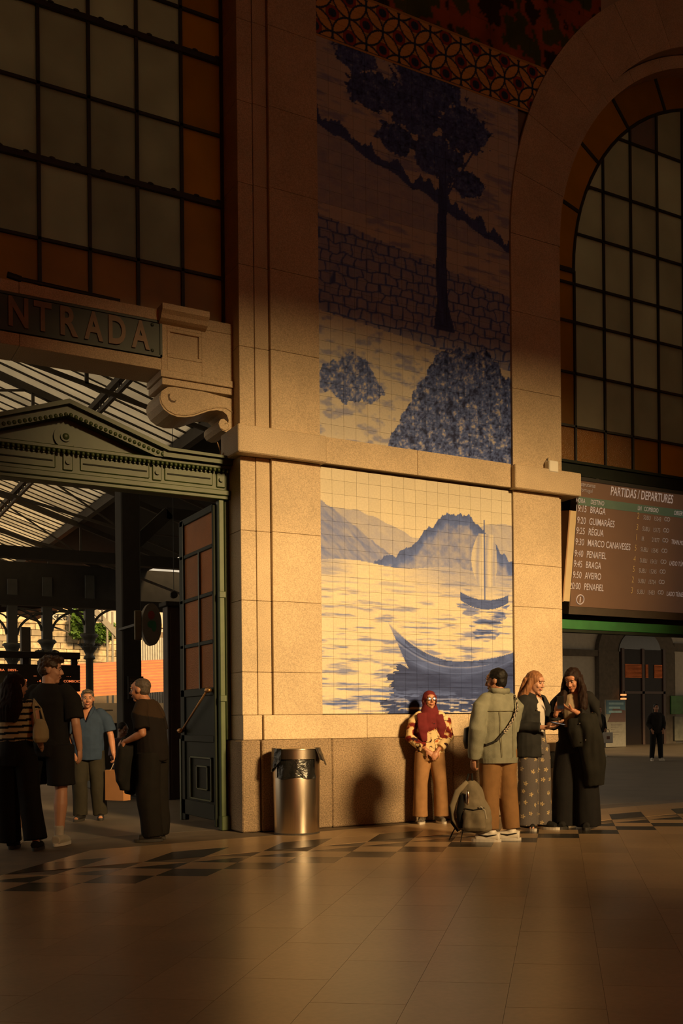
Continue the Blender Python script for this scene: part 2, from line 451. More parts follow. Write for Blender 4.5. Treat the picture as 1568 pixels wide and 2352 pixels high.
for k in range(-7, 17):
    a, b = A0 + k * M1, B0 + k * M2
    if seen(a, b, 260):
        slab([(a, b), (a + M1, b), (a + M1, b + M2), (a, b + M2)], FLOOR_D, 'border_tile')
        slab([(a + M1, b), (a + 2 * M1, b), (a + 2 * M1, b + M2), (a + M1, b + M2)], FLOOR_L, 'border_tile')
        slab([(a + 2 * M1, b), (a + 3 * M1, b + M2), (a + 2 * M1, b + M2)], FLOOR_D, 'border_tile')
        slab([(a + 2 * M1, b), (a + 3 * M1, b), (a + 3 * M1, b + M2)], FLOOR_L, 'border_tile')
        slab([(a + 3 * M1, b), (a + 4.75 * M1, b), (a + 5.72 * M1, b + M2), (a + 4 * M1, b + M2)], FLOOR_D if k % 2 else FLOOR_L, 'border_tile')
        slab([(a + 4.75 * M1, b), (a + 7 * M1, b), (a + 8 * M1, b + M2), (a + 5.72 * M1, b + M2)], FLOOR_L, 'border_tile')
    for i in range(12):
        a1 = a - i * 2 * M1 + (M1 if False else 0)
        if seen(a1 - M1, b + M2 / 2, 230):
            slab([(a1 - 2 * M1, b), (a1, b), (a1, b + M2), (a1 - 2 * M1, b + M2)], FLOOR_L)
# ================================================================== tile pictures (generic river and orchard views in blue on cream)
def _h(ix, iy, s):
    n = np.sin(ix * 127.1 + iy * 311.7 + s * 74.7) * 43758.5453
    return n - np.floor(n)
def vn(x, y, s=0):
    xi, yi = np.floor(x), np.floor(y); fx, fy = x - xi, y - yi
    fx = fx * fx * (3 - 2 * fx); fy = fy * fy * (3 - 2 * fy)
    return (_h(xi, yi, s) * (1 - fx) + _h(xi + 1, yi, s) * fx) * (1 - fy) + (_h(xi, yi + 1, s) * (1 - fx) + _h(xi + 1, yi + 1, s) * fx) * fy
def fbm(x, y, s=0, o=4):
    r = 0; a = .5
    for i in range(o): r = r + a * vn(x * 2 ** i, y * 2 ** i, s + i); a *= .5
    return r / (1 - .5 ** o)
def sst(a, b, x): t = np.clip((x - a) / (b - a), 0, 1); return t * t * (3 - 2 * t)
CREAM = np.array(srgb(208, 197, 168)[:3]); BLUE = np.array(srgb(84, 104, 168)[:3]); NAVY = np.array(srgb(15, 27, 72)[:3])
def ink_to_rgb(k):
    k = np.clip(k, 0, 1)[..., None]
    return np.where(k < .55, CREAM + (BLUE - CREAM) * (k / .55), BLUE + (NAVY - BLUE) * ((k - .55) / .45))
def river_view(s, t):
    """s across 0..17, t up 0..18 (tiles): hills, river, one plain moored boat"""
    streak = fbm(s * .55, t * 5.5, 3); fine = fbm(s * 2.2, t * 13, 9)
    k = .03 + .05 * fbm(s * .5, t * .6, 1)
    far = 14.1 + .9 * np.sin(s * .42 + .9) + .35 * vn(s * 1.3, s * 0, 5)
    k = np.where(t < far, .20 + .14 * fbm(s * 2 + t, t * 2.2, 4), k)
    lh = 15.3 - .62 * s + .5 * fbm(s * 1.7, s * 0, 12)
    k = np.where(t < lh, .30 + .26 * fbm((s + t) * 3.2, (t - s * .4) * 1.2, 6), k)
    rh = 11.0 + 4.3 * np.exp(-((s - 11.8) / 4.0) ** 2) + .75 * fbm(s * 2.4, s * 0, 15)
    wood = fbm(s * 2.6, t * 2.6, 8)
    k = np.where((t < rh) & (s > 4.4), .26 + .28 * wood + .26 * sst(-1.6, -.1, t - rh), k)
    wl = 11.15 + .18 * np.sin(s * .7)
    water = .05 + .40 * sst(.52, .74, streak) * sst(13, 6, t) + .12 * (fine - .5)
    water = water + .26 * sst(8.3, 10.9, t) * sst(5, 12, s) + .20 * sst(9.4, 10.9, t) * sst(3.5, .5, s)
    water = water + .20 * sst(3.2, .2, t) * sst(.45, .6, streak)
    k = np.where(t < wl, water, k)
    # small far boat with a plain square sail, and its reflection
    sail = (s - 14.3 > -.5 - .75 * np.sin((t - 9.9) / 4.3 * 3.1)) & (s - 14.3 < .95 + .25 * np.sin((t - 9.9) / 4.3 * 3.1)) & (t > 9.9 + .25 * (s - 14.3)) & (t < 14.2)
    k = np.where(sail, .10 + .20 * np.abs(np.sin(s * 4 + .5 * np.sin(t * .7))) ** 3 + .08 * fine, k)
    mast = (np.abs(s - 14.3) < .05) & (t > 8.7) & (t < 15.3); k = np.where(mast, .7, k)
    hb = (t > 8.2 + .12 * (s - 14.3) ** 2) & (t < 8.95 + .1 * (s - 14.3) ** 2) & (np.abs(s - 14.3) < 2.3)
    k = np.where(hb, .62 + .2 * fine, k)
    hr = (t > 5.6) & (t < 8.2 + .1 * (s - 14.3) ** 2) & (np.abs(s - 14.3) < 2.3 - .55 * (8.4 - t) + 1.4 * (fbm(s * .4, t * 6, 33) - .5))
    k = np.where(hr, k + .42 * sst(.40, .56, fbm(s * .7, t * 6, 34)), k)
    # moored rowing boat in front
    c = s - 11.6
    topb = 4.15 + .055 * np.abs(c) ** 2.0 * np.where(c < 0, 1.35, .5); botb = 2.55 + .040 * np.abs(c) ** 2.1
    hull = (t < topb) & (t > botb) & (c > -6.1 + .5 * (6.9 - t)) & (c < 6.4)
    rel = (t - botb) / np.maximum(topb - botb, .05)
    hk = .86 - .30 * rel + .26 * (fbm(s * .7, rel * 7, 20) - .5) - .22 * sst(.07, .0, np.abs(rel - .62)) - .14 * sst(.05, 0, np.abs(rel - .33)) + .25 * sst(.04, 0, np.abs(rel - .66 - .03)) - .20 * sst(-4.6, -6.0, c)
    inner = hull & (t > topb - .5 - .02 * c) & (c > -4.6)
    k = np.where(hull, hk, k); k = np.where(inner, .88 - .30 * fbm(s * 3, t * 2, 36), k)
    rim = hull & (topb - t < .10); k = np.where(rim, .22, k)
    seat = hull & (np.abs(c - 1.2) < .3) & (t > topb - .45); seat2 = hull & (np.abs(c + 2.0) < .3) & (t > topb - .5)
    refl = (t < botb) & (s > 5.6 + 2.6 * (fbm(s * .25, t * 7, 38) - .42) - .25 * (2.4 - t))
    rk = .97 - .72 * sst(.52, .62, fbm(s * .9, t * 7.5, 31)) * sst(2.2, .2, t) - .18 * fbm(s * .6, t * 8, 39)
    k = np.where(refl, rk, k)
    return k
def orchard_view(s, t):
    """s across 0..17, t up 0..29: pasture, field-stone wall, one broad tree, low bushes"""
    k = .10 + .10 * fbm(s * .7, t * 1.1, 41)
    k = k + .22 * sst(.52, .72, fbm(s * .6, t * 2.6, 43))
    hill = 22.6 - .33 * s + .4 * vn(s * 1.5, s * 0, 44)
    k = np.where((t < hill) & (t > 17), .20 + .16 * fbm(s * 1.8, t * 3, 45), k)
    hedge = (t > hill - .1) & (t < hill + 1.6 * fbm(s * 2.0, s * 0, 46)); k = np.where(hedge, .62 + .2 * fbm(s * 4, t * 4, 47), k)
    # field stone wall
    wtop = 16.2 - .16 * s
    gx, gy = s * 1.05 + .5 * vn(s * 1.3, t * 1.3, 50), t * 1.3 + .5 * vn(s * 1.4, t * 1.4, 51)
    row = np.floor(gy); ex = np.abs(gx + .5 * (row % 2) - np.floor(gx + .5 * (row % 2)) - .5); ey = np.abs(gy - row - .5)
    joint = sst(.40, .48, np.maximum(ex, ey))
    k = np.where((t < wtop) & (t > 9.2 - .1 * s), .26 + .16 * fbm(s * 2, t * 2, 52) + .40 * joint, k)
    path = (t < 9.2 - .1 * s)
    k = np.where(path, .12 + .26 * sst(.5, .75, fbm(s * 1.2, t * 2.4, 55)), k)
    # tree: trunk and crown
    tr = np.abs(s - 11.0 - .18 * np.sin(t * .35) + .02 * t) < .52 + .42 * sst(12, 9.5, t) - .012 * (t - 10)
    k = np.where(tr & (t > 9.6) & (t < 23), .72 + .2 * fbm(s * 5, t * 1.2, 60), k)
    for bx_, by_, r_ in ((8.2, 26.2, 3.0), (12.6, 25.8, 2.6), (4.6, 26.4, 2.2), (10.2, 23.0, 2.5), (6.6, 23.4, 1.7), (13.0, 21.6, 1.6), (9.5, 28.4, 3.2), (3.4, 28.6, 1.8)):
        d = np.sqrt(((s - bx_) / r_) ** 2 + ((t - by_) / (r_ * .72)) ** 2) + .75 * (fbm(s * 2.3, t * 2.3, 61) - .5)
        leaf = .70 + 1.1 * (.5 * fbm(s * 3.5, t * 3.5, 62) + .5 * fbm(s * 8, t * 8, 63) - .5)
        k = np.where(d < .95, np.maximum(k * .8, leaf), k)
    for q in range(5):
        x_ = 11.3 + (q - 1.5) * 1.1; ln = np.abs(s - 11.0 - (x_ - 11.0) * (t - 20) / 5) < .09
        k = np.where(ln & (t > 20) & (t < 25), .75, k)
    # bushes at the foot
    bt = 7.9 - .16 * (s - 13.2) ** 2 + 1.9 * fbm(s * 1.6, t * .8 + 3, 64)
    lv = .5 * fbm(s * 3.2, t * 3.2, 65) + .5 * fbm(s * 7.5, t * 7.5, 68)
    k = np.where(t < bt, .62 + 1.9 * (lv - .5) + .15 * sst(.6, .3, np.abs(np.sin(s * 2.4 + .3 * t))), k)
    bt2 = 5.6 - .22 * np.abs(s - 2.6) ** 2.2 + 1.4 * fbm(s * 2.0, s * 0 + 7, 66)
    k = np.where((t < bt2) & (t > 2.9 + 1.2 * (fbm(s * 2, s * 0, 69) - .5) + .12 * (s - 2.6) ** 2), .58 + 1.7 * (.5 * fbm(s * 3.2, t * 3.2, 67) + .5 * fbm(s * 8, t * 8, 71) - .5), k)
    return k
def paint_tile(name, x0, z0, w, h, fn, parent, y=YT, n=13, gap=.0011, shade=1.):
    """one square glazed tile as a fine painted grid with its own edges"""
    i = np.linspace(0, 1, n); X, Z = np.meshgrid(x0 + gap + i * (w - 2 * gap), z0 + gap + i * (h - 2 * gap))
    col = fn(X, Z) * shade
    tilt = (rng.random() - .5) * .0011
    Yv = np.full(X.shape, y) + tilt * (X - x0) / w
    vs = np.stack([X, Yv, Z], -1).reshape(-1, 3).tolist()
    fs = [(a * n + b, a * n + b + 1, (a + 1) * n + b + 1, (a + 1) * n + b) for a in range(n - 1) for b in range(n - 1)]
    cs = col.reshape(-1, 3)
    # rim going back to the bed
    k = len(vs); ring = [0, n - 1, n * n - 1, n * (n - 1)]
    for r in ring: vs.append((vs[r][0], y + .012, vs[r][2]))
    cs = np.vstack([cs, np.tile(CREAM * .5, (4, 1))])
    edges = [list(range(0, n)), list(range(n - 1, n * n, n)), list(range(n * n - 1, n * (n - 1) - 1, -1)), list(range(n * (n - 1), -1, -n))]
    for e, ed in enumerate(edges): fs.append(tuple(ed[::-1]) + (k + e, k + (e + 1) % 4))
    return vs, fs, cs
def make_mesh(name, vs, fs, cs, m, parent):
    me = bpy.data.meshes.new(name); me.from_pydata(vs, [], fs)
    at = me.color_attributes.new('paint', 'FLOAT_COLOR', 'POINT')
    at.data.foreach_set('color', np.hstack([cs, np.ones((len(cs), 1))]).astype(np.float32).ravel())
    me.materials.append(m)
    o = bpy.data.objects.new(name, me); COL.objects.link(o); o.parent = parent
    return o
def tile_panel(root, cols, z0, zrows, fn, keep, limit=300, tname='tile', x0=X_D, n=13, size=TILE):
    """zrows = list of row heights; the first `limit` tiles (nearest the floor) are parts, the rest one joined part"""
    cells = []; z = z0
    for h in zrows:
        for c in range(cols):
            if keep(x0 + (c + .5) * size, z + h / 2): cells.append((x0 + c * size, z, h))
        z += h
    rest = ([], [], [])
    for q, (x, zz, h) in enumerate(cells):
        shade = 1 + (rng.random() - .5) * .07
        vs, fs, cs = paint_tile(tname, x, zz, size, h, fn, root, shade=shade, n=n)
        if q < limit: make_mesh(tname, vs, fs, cs, GLAZE, root)
        else:
            o = len(rest[0]); rest[0].extend(vs); rest[1].extend([tuple(i + o for i in f) for f in fs]); rest[2].append(cs)
    if rest[0]:
        make_mesh('remaining_tiles', rest[0], rest[1], np.vstack(rest[2]), GLAZE, root)['kind'] = 'stuff'
Z0L = 1.28
low_pic = thing('tile_picture', 'sunlit blue and cream river tile picture between the two pilasters, above the plinth', 'tile picture', (6.37, YT, Z0L))
def at_origin(o, root):   # children are given in world coordinates
    o.matrix_parent_inverse = root.matrix_basis.inverted(); return o
def reparent(root):
    inv = Matrix.Translation(root.location).inverted()
    for c in root.children: c.matrix_parent_inverse = inv
tile_panel(low_pic, 17, Z0L, [TILE] * 17 + [TILE * .86], lambda X, Z: ink_to_rgb(river_view((X - X_D) / TILE, (Z - Z0L) / TILE)), lambda x, z: True, n=19)
reparent(low_pic)
Z0U = 4.407
up_pic = thing('tile_picture', 'tall dim blue tile picture of a broad tree, above the stone string course', 'tile picture', (6.37, YT, Z0U))
RK = RO - .12
inside = lambda x, z: math.hypot(x - AX, z - AZ) > RK - .0 if z > AZ else True
tile_panel(up_pic, 18, Z0U, [TILE] * 29, lambda X, Z: ink_to_rgb(orchard_view((X - X_D) / TILE, (Z - Z0U) / TILE)), lambda x, z: inside(x, z) and x < (7.72 if z < AZ else 9))
reparent(up_pic)
# ornamental frieze of interlaced petals
Z0F = Z0U + 29 * TILE; FS = .2175
RUST = np.array(srgb(150, 62, 34)[:3]); OCH = np.array(srgb(206, 160, 92)[:3]); DKB = np.array(srgb(44, 58, 82)[:3])
def petals(X, Z):
    p = (X - X_D) / (2 * FS); q = (Z - Z0F - FS * .5) / (2 * FS) + .5
    fx, fz = p - np.floor(p) - .5, q - np.floor(q) - .5
    pet = np.zeros(X.shape, bool)
    for cx_, cz_ in ((0, .5), (0, -.5), (.5, 0), (-.5, 0)):
        for dx, dz in ((0, 0),):
            pet |= (np.hypot(fx - .5 + 0, fz) < .5) & (np.hypot(fx, fz - .5) < .5)
    q1 = (np.hypot(fx - .5, fz - 0) < .5); 
    a = np.abs(fx); b = np.abs(fz)
    leaf = (np.hypot(a - .5, b) < .5) & (np.hypot(a, b - .5) < .5)
    ring = np.abs(np.hypot(a - .5, b) - .25) < .05; ring |= np.abs(np.hypot(a, b - .5) - .25) < .05
    dot = (np.hypot(a - .5, b) < .12) | (np.hypot(a, b - .5) < .12)
    c = np.where(leaf[..., None], OCH, RUST)
    c = np.where((ring & ~leaf)[..., None], OCH * .9, c); c = np.where((dot & ~leaf)[..., None], DKB, c)
    edge = (np.abs(np.hypot(a - .5, b) - .5) < .025) | (np.abs(np.hypot(a, b - .5) - .5) < .025)
    c = np.where(edge[..., None], DKB, c)
    zz = (Z - Z0F) / FS
    c = np.where((zz < .16)[..., None], OCH * .8, c); c = np.where(((zz > .10) & (zz < .16))[..., None], DKB, c)
    c = np.where((zz > 2.84)[..., None], OCH * .7, c)
    return c
frieze = thing('tile_frieze', 'ornamental tile frieze of rust and cream petals over the tall tile picture', 'tile frieze', (6.37, YT, Z0F))
tile_panel(frieze, 16, Z0F, [FS] * 3, petals, lambda x, z: math.hypot(x - AX, z - AZ) > RK - .05, tname='ornamental_tile', n=25, size=FS)
reparent(frieze)
Z0T = Z0F + 3 * FS
def murk(X, Z):
    f1, f2 = fbm(X * 3.1, Z * 2.3, 80), fbm(X * 5.3 + Z, Z * 4.1, 81)
    c = np.array(srgb(150, 78, 42)[:3])[None, None] * (.35 + 1.1 * f1)[..., None]
    c = np.where((f2 > .56)[..., None], np.array(srgb(66, 74, 40)[:3]) * (.5 + f1)[..., None], c)
    return np.where((f2 < .36)[..., None], np.array(srgb(52, 34, 26)[:3]), c)
top_pic = thing('tile_picture', 'dark rust and green tile picture over the petal frieze, near the ceiling', 'tile picture', (6.37, YT, Z0T))
tile_panel(top_pic, 14, Z0T, [.3] * 6, murk, lambda x, z: math.hypot(x - AX, z - AZ) > RK - .05 and x < 9.4, n=13, size=.3)
reparent(top_pic)
# ================================================================== glazing of the two bays
YW = 11.21
win1 = struct('window_1', 'large gridded window of frosted panes with amber border above the entrance', 'window')
vx = [-.39, .12, .63, 1.13, 1.64, 2.144, 2.648, 3.150, 3.636, 4.10]
hz = [5.36, 6.154, 6.965, 7.745, 8.565, 9.03, 9.85, 10.65]
def pane(x0, x1, z0, z1, y, m, parent):
    return MB().box(x0, x1, y, y + .006, z0, z1).build('pane', m, parent)
for i in range(len(vx) - 1):
    for j in range(len(hz) - 1):
        amber = i == len(vx) - 2 or j == 0
        pane(vx[i] + .012, vx[i + 1] - .012, hz[j] + .012, hz[j + 1] - .012, YW, AMBER if amber else PANE, win1)
for x in vx: MB().box(x - .017, x + .017, YW - .03, YW + .04, hz[0], hz[-1]).build('window_bar', BAR, win1)
for j, z in enumerate(hz):
    t = .030 if j in (2, 4, 6) else .016
    MB().box(vx[0], vx[-1], YW - (.05 if t > .02 else .03), YW + .04, z - t, z + t).build('window_bar', BAR, win1)
    if t > .02:
        for q in range(18): MB().ell((vx[0] + .13 + q * .253, YW - .055, z + t), (.032, .012, .014), seg=8, rings=5).build('bar_rivet', BAR, win1)
MB().box(-3.05, vx[0], YW, YW + .05, 5.36, 10.65).build('blind_panel', BAR, win1)
MB().box(vx[-1] - .02, X_A + .02, YW - .02, YW + .05, 4.4, 10.7).build('side_frame', BAR, win1)

win2 = struct('window_2', 'arched gridded window of frosted panes with amber border over the departures board', 'window')
AR = 2.965                      # radius of the inner light
RW = RI - .17
ys = [on_y(1388, v, YW).z for v in (443, 557.5, 672.5, 758, 873, 992.5)]
zb = on_y(1388, 1077, YW).z
zz2 = sorted([zb] + ys)          # bottom up
zz2 = zz2 + [zz2[-1] + .82, zz2[-1] + 1.64, zz2[-1] + 2.46]
xl = AX - AR
vx2 = [xl] + [9.640 + .5065 * i for i in range(10)] + [AX + AR]
def clip_poly(poly, r, cx_, cz_):
    """keep the part of a polygon inside the circle for z above cz_"""
    out = []
    for x, z in poly:
        d = math.hypot(x - cx_, z - cz_)
        if z > cz_ and d > r: x, z = cx_ + (x - cx_) * r / d, cz_ + (z - cz_) * r / d
        out.append((x, z))
    return out
for i in range(len(vx2) - 1):
    for j in range(len(zz2) - 1):
        x0, x1, z0, z1 = vx2[i] + .01, vx2[i + 1] - .01, zz2[j] + .01, zz2[j + 1] - .01
        n = 6
        poly = [(x0 + (x1 - x0) * k / n, z0) for k in range(n)] + [(x1, z0 + (z1 - z0) * k / n) for k in range(n)] + [(x1 - (x1 - x0) * k / n, z1) for k in range(n)] + [(x0, z1 - (z1 - z0) * k / n) for k in range(n)]
        if min(math.hypot(p[0] - AX, p[1] - AZ) if p[1] > AZ else 0 for p in poly) > AR: continue
        poly = clip_poly(poly, AR, AX, AZ)
        MB().prism(poly, YW, YW + .006, 'y').build('pane', (AMBER_R if i < 2 else AMBER) if j == 0 else PANE, win2)
# amber border: side strips, then a ring of curved panes
for j in range(len(zz2) - 1):
    if zz2[j] > AZ - .02: break
    for x0, x1 in ((AX - RW, xl - .012), (AX + AR + .012, AX + RW)):
        pane(x0, x1, zz2[j] + .01, min(zz2[j + 1], AZ) - .01, YW, AMBER_R if j == 0 else AMBER, win2)
NA = 11
for i in range(NA):
    a0, a1 = math.pi * i / NA + .004, math.pi * (i + 1) / NA - .004
    wedge(AR + .014, RW, a0, a1, YW, YW + .006, 5).build('pane', AMBER, win2)
    a = math.pi * i / NA
    MB().bar((AX + AR * math.cos(a), YW, AZ + AR * math.sin(a)), (AX + RW * math.cos(a), YW, AZ + RW * math.sin(a)), .026, .05).build('window_bar', BAR, win2)
MB().tube([(AX + AR * math.cos(math.pi * i / 40), YW, AZ + AR * math.sin(math.pi * i / 40)) for i in range(41)], .024, 6).build('arched_bar', BAR, win2)
for x0, x1 in ((AX - RW - .02, xl), (AX + AR, AX + RW + .02)): MB().box(x0, x1, YW - .03, YW + .04, AZ - .03, AZ + .03).build('window_bar', BAR, win2)
for x in vx2:
    zt = AZ + math.sqrt(max(0, AR * AR - (x - AX) ** 2)) if abs(x - AX) < AR - .01 else AZ
    MB().box(x - .015, x + .015, YW - .03, YW + .04, zb, zt).build('window_bar', BAR, win2)
for z in zz2[1:]:
    hw = math.sqrt(max(.05, AR * AR - (z - AZ) ** 2)) if z > AZ else RW
    MB().box(AX - hw, AX + hw, YW - .03, YW + .04, z - .015, z + .015).build('window_bar', BAR, win2)
# dark transom under the arched window, and the green head of the opening below the board
trm = struct('trim_1', 'dark green iron transom beam under the arched window', 'trim')
MB().box(X_F, 2 * AX - X_F, 11.10, 11.27, zb - .19, zb - .01, .01).build('transom_beam', GREEN_DK, trm)
MB().box(X_F, 2 * AX - X_F, 11.07, 11.28, zb - .025, zb + .01).build('transom_lip', GREEN_DK, trm)
BRIGHT_GREEN = mat('bright_green_paint', (.020, .145, .035), rough=.45, var=.15, coords='World')
trm2 = struct('trim_2', 'bright green head beam over the side opening', 'trim')
zg1, zg0 = on_y(1400, 1428, 11.12).z, on_y(1400, 1449, 11.12).z
MB().box(X_F + .02, 2 * AX - X_F, 11.12, 11.26, zg0, zg1, .005).build('head_beam', BRIGHT_GREEN, trm2)
MB().box(X_F + .02, 2 * AX - X_F, 11.13, 11.26, zg0 - .04, zg0 - .003).build('head_beam_lip', GREEN_DK, trm2)
MB().box(X_F + .02, 2 * AX - X_F, 11.2, 11.26, zg1, zb - .19).build('back_panel', BLACK, trm2)

# ================================================================== entrance: stone lintel, sign, scrolled bracket
YL = 10.95
lint = struct('trim_3', 'granite lintel over the entrance with end block and scrolled bracket', 'trim')
for x0, x1 in ((-3.0, -1.2), (-1.2, .35), (.35, 1.9), (1.9, 3.32)):
    block(x0, x1, YL, 11.45, 4.935, 5.06, parent=lint, name='lintel_block')
    block(x0, x1, YL, 11.45, 5.455, 5.575, parent=lint, name='lintel_block')
    block(x0, x1, YL + .05, 11.45, 5.06, 5.455, parent=lint, name='lintel_block')
# end block with a sunk panel and a moulded cap
block(3.32, X_A, YL + .02, 11.45, 4.935, 5.45, parent=lint, name='end_block')
for a in ((3.38, 3.76, 5.36, 5.395), (3.38, 3.76, 5.085, 5.12), (3.38, 3.415, 5.12, 5.36), (3.725, 3.76, 5.12, 5.36)):
    MB().box(a[0], a[1], YL - .004, YL + .03, a[2], a[3], .004).build('panel_moulding', GRANITE, lint)
MB().box(3.76, X_A, YL, YL + .06, 4.94, 5.45, .004).build('end_block_face', GRANITE, lint)
MB().box(3.32, 3.38, YL, YL + .06, 4.94, 5.45, .004).build('end_block_face', GRANITE, lint)
MB().box(3.38, 3.76, YL, YL + .06, 5.395, 5.45, .004).build('end_block_face', GRANITE, lint)
MB().box(3.38, 3.76, YL, YL + .06, 4.94, 5.085, .004).build('end_block_face', GRANITE, lint)
MB().prism([(10.80, 5.595), (10.80, 5.535), (10.84, 5.50), (10.86, 5.46), (10.90, 5.44), (YL + .02, 5.42), (11.45, 5.42), (11.45, 5.595)], 3.29, 3.80, 'x').build('end_block_cap', GRANITE, lint)
block(3.80, X_A, YL + .0, 11.45, 5.45, 5.57, parent=lint, name='end_block_cap')
# two flat mouldings under the block
block(3.30, X_A, YL - .03, 11.45, 4.86, 4.935, parent=lint, name='bracket_moulding')
block(3.32, X_A, YL - .005, 11.45, 4.785, 4.86, parent=lint, name='bracket_moulding')
# scroll bracket: S-curve outline with a volute at each end, extruded back into the opening
def sp(u, v): p = on_y(u, v, YL); return (p.x, p.z)
outer = [sp(u, v) for u, v in ((400, 889), (385, 889), (371, 898), (366, 912), (368, 926), (376, 940), (390, 951), (408, 957.5), (425, 958.5), (445, 956), (465, 949), (480, 944), (498, 942), (512, 945), (521, 953), (525, 965), (524, 972), (521, 968), (514, 962), (507, 963), (503, 969), (503, 979), (509, 988), (520, 992.5), (532, 992), (541, 985), (545, 972), (543, 957), (540, 950), (546, 920), (470, 900))]
MB().prism(outer, YL, 11.45, 'y').build('scroll_bracket', GRANITE, lint)
eye = [sp(u, v) for u, v in ((385, 906), (391, 904), (389, 912), (393, 919), (400, 921), (406, 918), (401, 925), (393, 924), (387, 918))]
MB().prism(eye, YL - .003, YL + .01, 'y').build('scroll_eye_shade', mat('groove_shadow_stone', (.12, .085, .055), rough=.9), lint)  # dark flat patch paints the shade inside the scroll eye
rim = [sp(u, v) for u, v in ((372, 900), (369, 914), (373, 927), (384, 941), (402, 951), (425, 953), (445, 950), (470, 941), (495, 935), (518, 936), (533, 946), (540, 962), (539, 975))]
MB().tube([(p[0], YL, p[1]) for p in rim], .011, 6).build('scroll_rim', GRANITE, lint, smooth=True)
v2 = [sp(u, v) for u, v in ((503, 972), (506, 983), (516, 988), (524, 984), (526, 976), (521, 971), (516, 974))]
MB().tube([(p[0], YL, p[1]) for p in v2], [.012, .012, .011, .01, .008, .007, .005], 6).build('scroll_rim', GRANITE, lint, smooth=True)
# entrance sign
sign = thing('entrance_sign', 'dark green iron sign plate reading ENTRADA over the entrance', 'sign', (2.3, YL, 5.06))
SIGN_G = mat('sign_green', (.035, .046, .026), rough=.5, var=.2, scale=5)
LETTER = mat('faded_gilt_letter', (.20, .105, .035), rough=.5, var=.2)
p0, p1 = .2, 3.325
MB().prism([(p0, 5.075), (p1 - .06, 5.075), (p1, 5.125), (p1, 5.40), (p1 - .06, 5.45), (p0, 5.45)], YL + .012, YL + .05, 'y').build('sign_plate', SIGN_G, sign)
MB().box(p0, p1, YL - .004, YL + .02, 5.43, 5.452).build('sign_edge', SIGN_G, sign)
MB().box(p0, p1, YL - .004, YL + .02, 5.072, 5.094).build('sign_edge', SIGN_G, sign)
MB().box(p1 - .02, p1 + .004, YL - .004, YL + .02, 5.072, 5.452).build('sign_edge', SIGN_G, sign)
for z in (5.13, 5.40): MB().ell((p1 - .10, YL + .008, z), (.018, .012, .018), seg=10, rings=6).build('sign_bolt', SIGN_G, sign)
for ch, x in zip('ENTRADA', (1.655, 1.892, 2.121, 2.377, 2.618, 2.856, 3.099)):
    me = text_mesh(ch, .43, .012, 'CENTER', .012)
    o = bpy.data.objects.new('letter', me); COL.objects.link(o); o.parent = sign; me.materials.append(LETTER)
    zmin = min(v.co.y for v in me.vertices); zmax = max(v.co.y for v in me.vertices)
    k = .295 / (zmax - zmin)
    xa_ = min(v.co.x for v in me.vertices); xb_ = max(v.co.x for v in me.vertices); kx = {'E': .13, 'N': .185, 'T': .17, 'R': .175, 'A': .19, 'D': .175}[ch] / (xb_ - xa_)
    for v in me.vertices: v.co = Vector(((v.co.x - (xa_ + xb_) / 2) * kx, -v.co.z, (v.co.y - zmin) * k))
    o.location = (x, YL + .004, 5.122)
reparent(sign)
# steel rail lying on top of the lintel
tag(MB().tube([(1.88, YL + .05, 5.625), (2.9, YL + .05, 5.6)], .022, 8).tube([(1.80, YL + .05, 5.64), (1.93, YL + .05, 5.62)], .034, 8).build('support_rail', BAR), 'thin dark metal rail lying along the lintel top under the window', 'rail')

# ================================================================== green iron door case with pediment
YD = 11.10
door = struct('door_1', 'green iron door case with a low pediment in the entrance', 'door')
PX = 2.372                                # axis of the pediment
xr = X_A + .005
MB().box(.62, xr, YD, YD + .14, 3.76, 4.03, .006).build('frieze_panel', GREEN, door)
MB().box(.60, xr + .0, YD - .05, YD + .16, 3.70, 3.76, .008).build('frieze_moulding', GREEN, door)
MB().box(.60, xr + .0, YD - .03, YD + .16, 3.66, 3.70, .006).build('frieze_moulding', GREEN, door)
MB().box(.58, xr + .0, YD - .07, YD + .16, 3.985, 4.03, .008).build('cornice_bed', GREEN, door)
for x0, x1 in ((.70, 1.50), (1.66, 2.26), (2.50, 3.22), (3.38, 3.92)):
    MB().box(x0, x1, YD - .012, YD + .02, 3.80, 3.95, .01).build('sunk_panel', GREEN, door)
    MB().box(x0 + .03, x1 - .03, YD - .02, YD + .02, 3.868, 3.882).build('panel_groove', GREEN_DK, door)
for x in (1.58, 2.38, 3.30, 4.01):
    MB().box(x - .05, x + .05, YD - .018, YD + .02, 3.79, 3.96, .008).build('rosette_block', GREEN, door)
    MB().tube([(x, YD - .04, 3.875), (x, YD, 3.875)], .026, 10).build('rosette', GREEN, door)
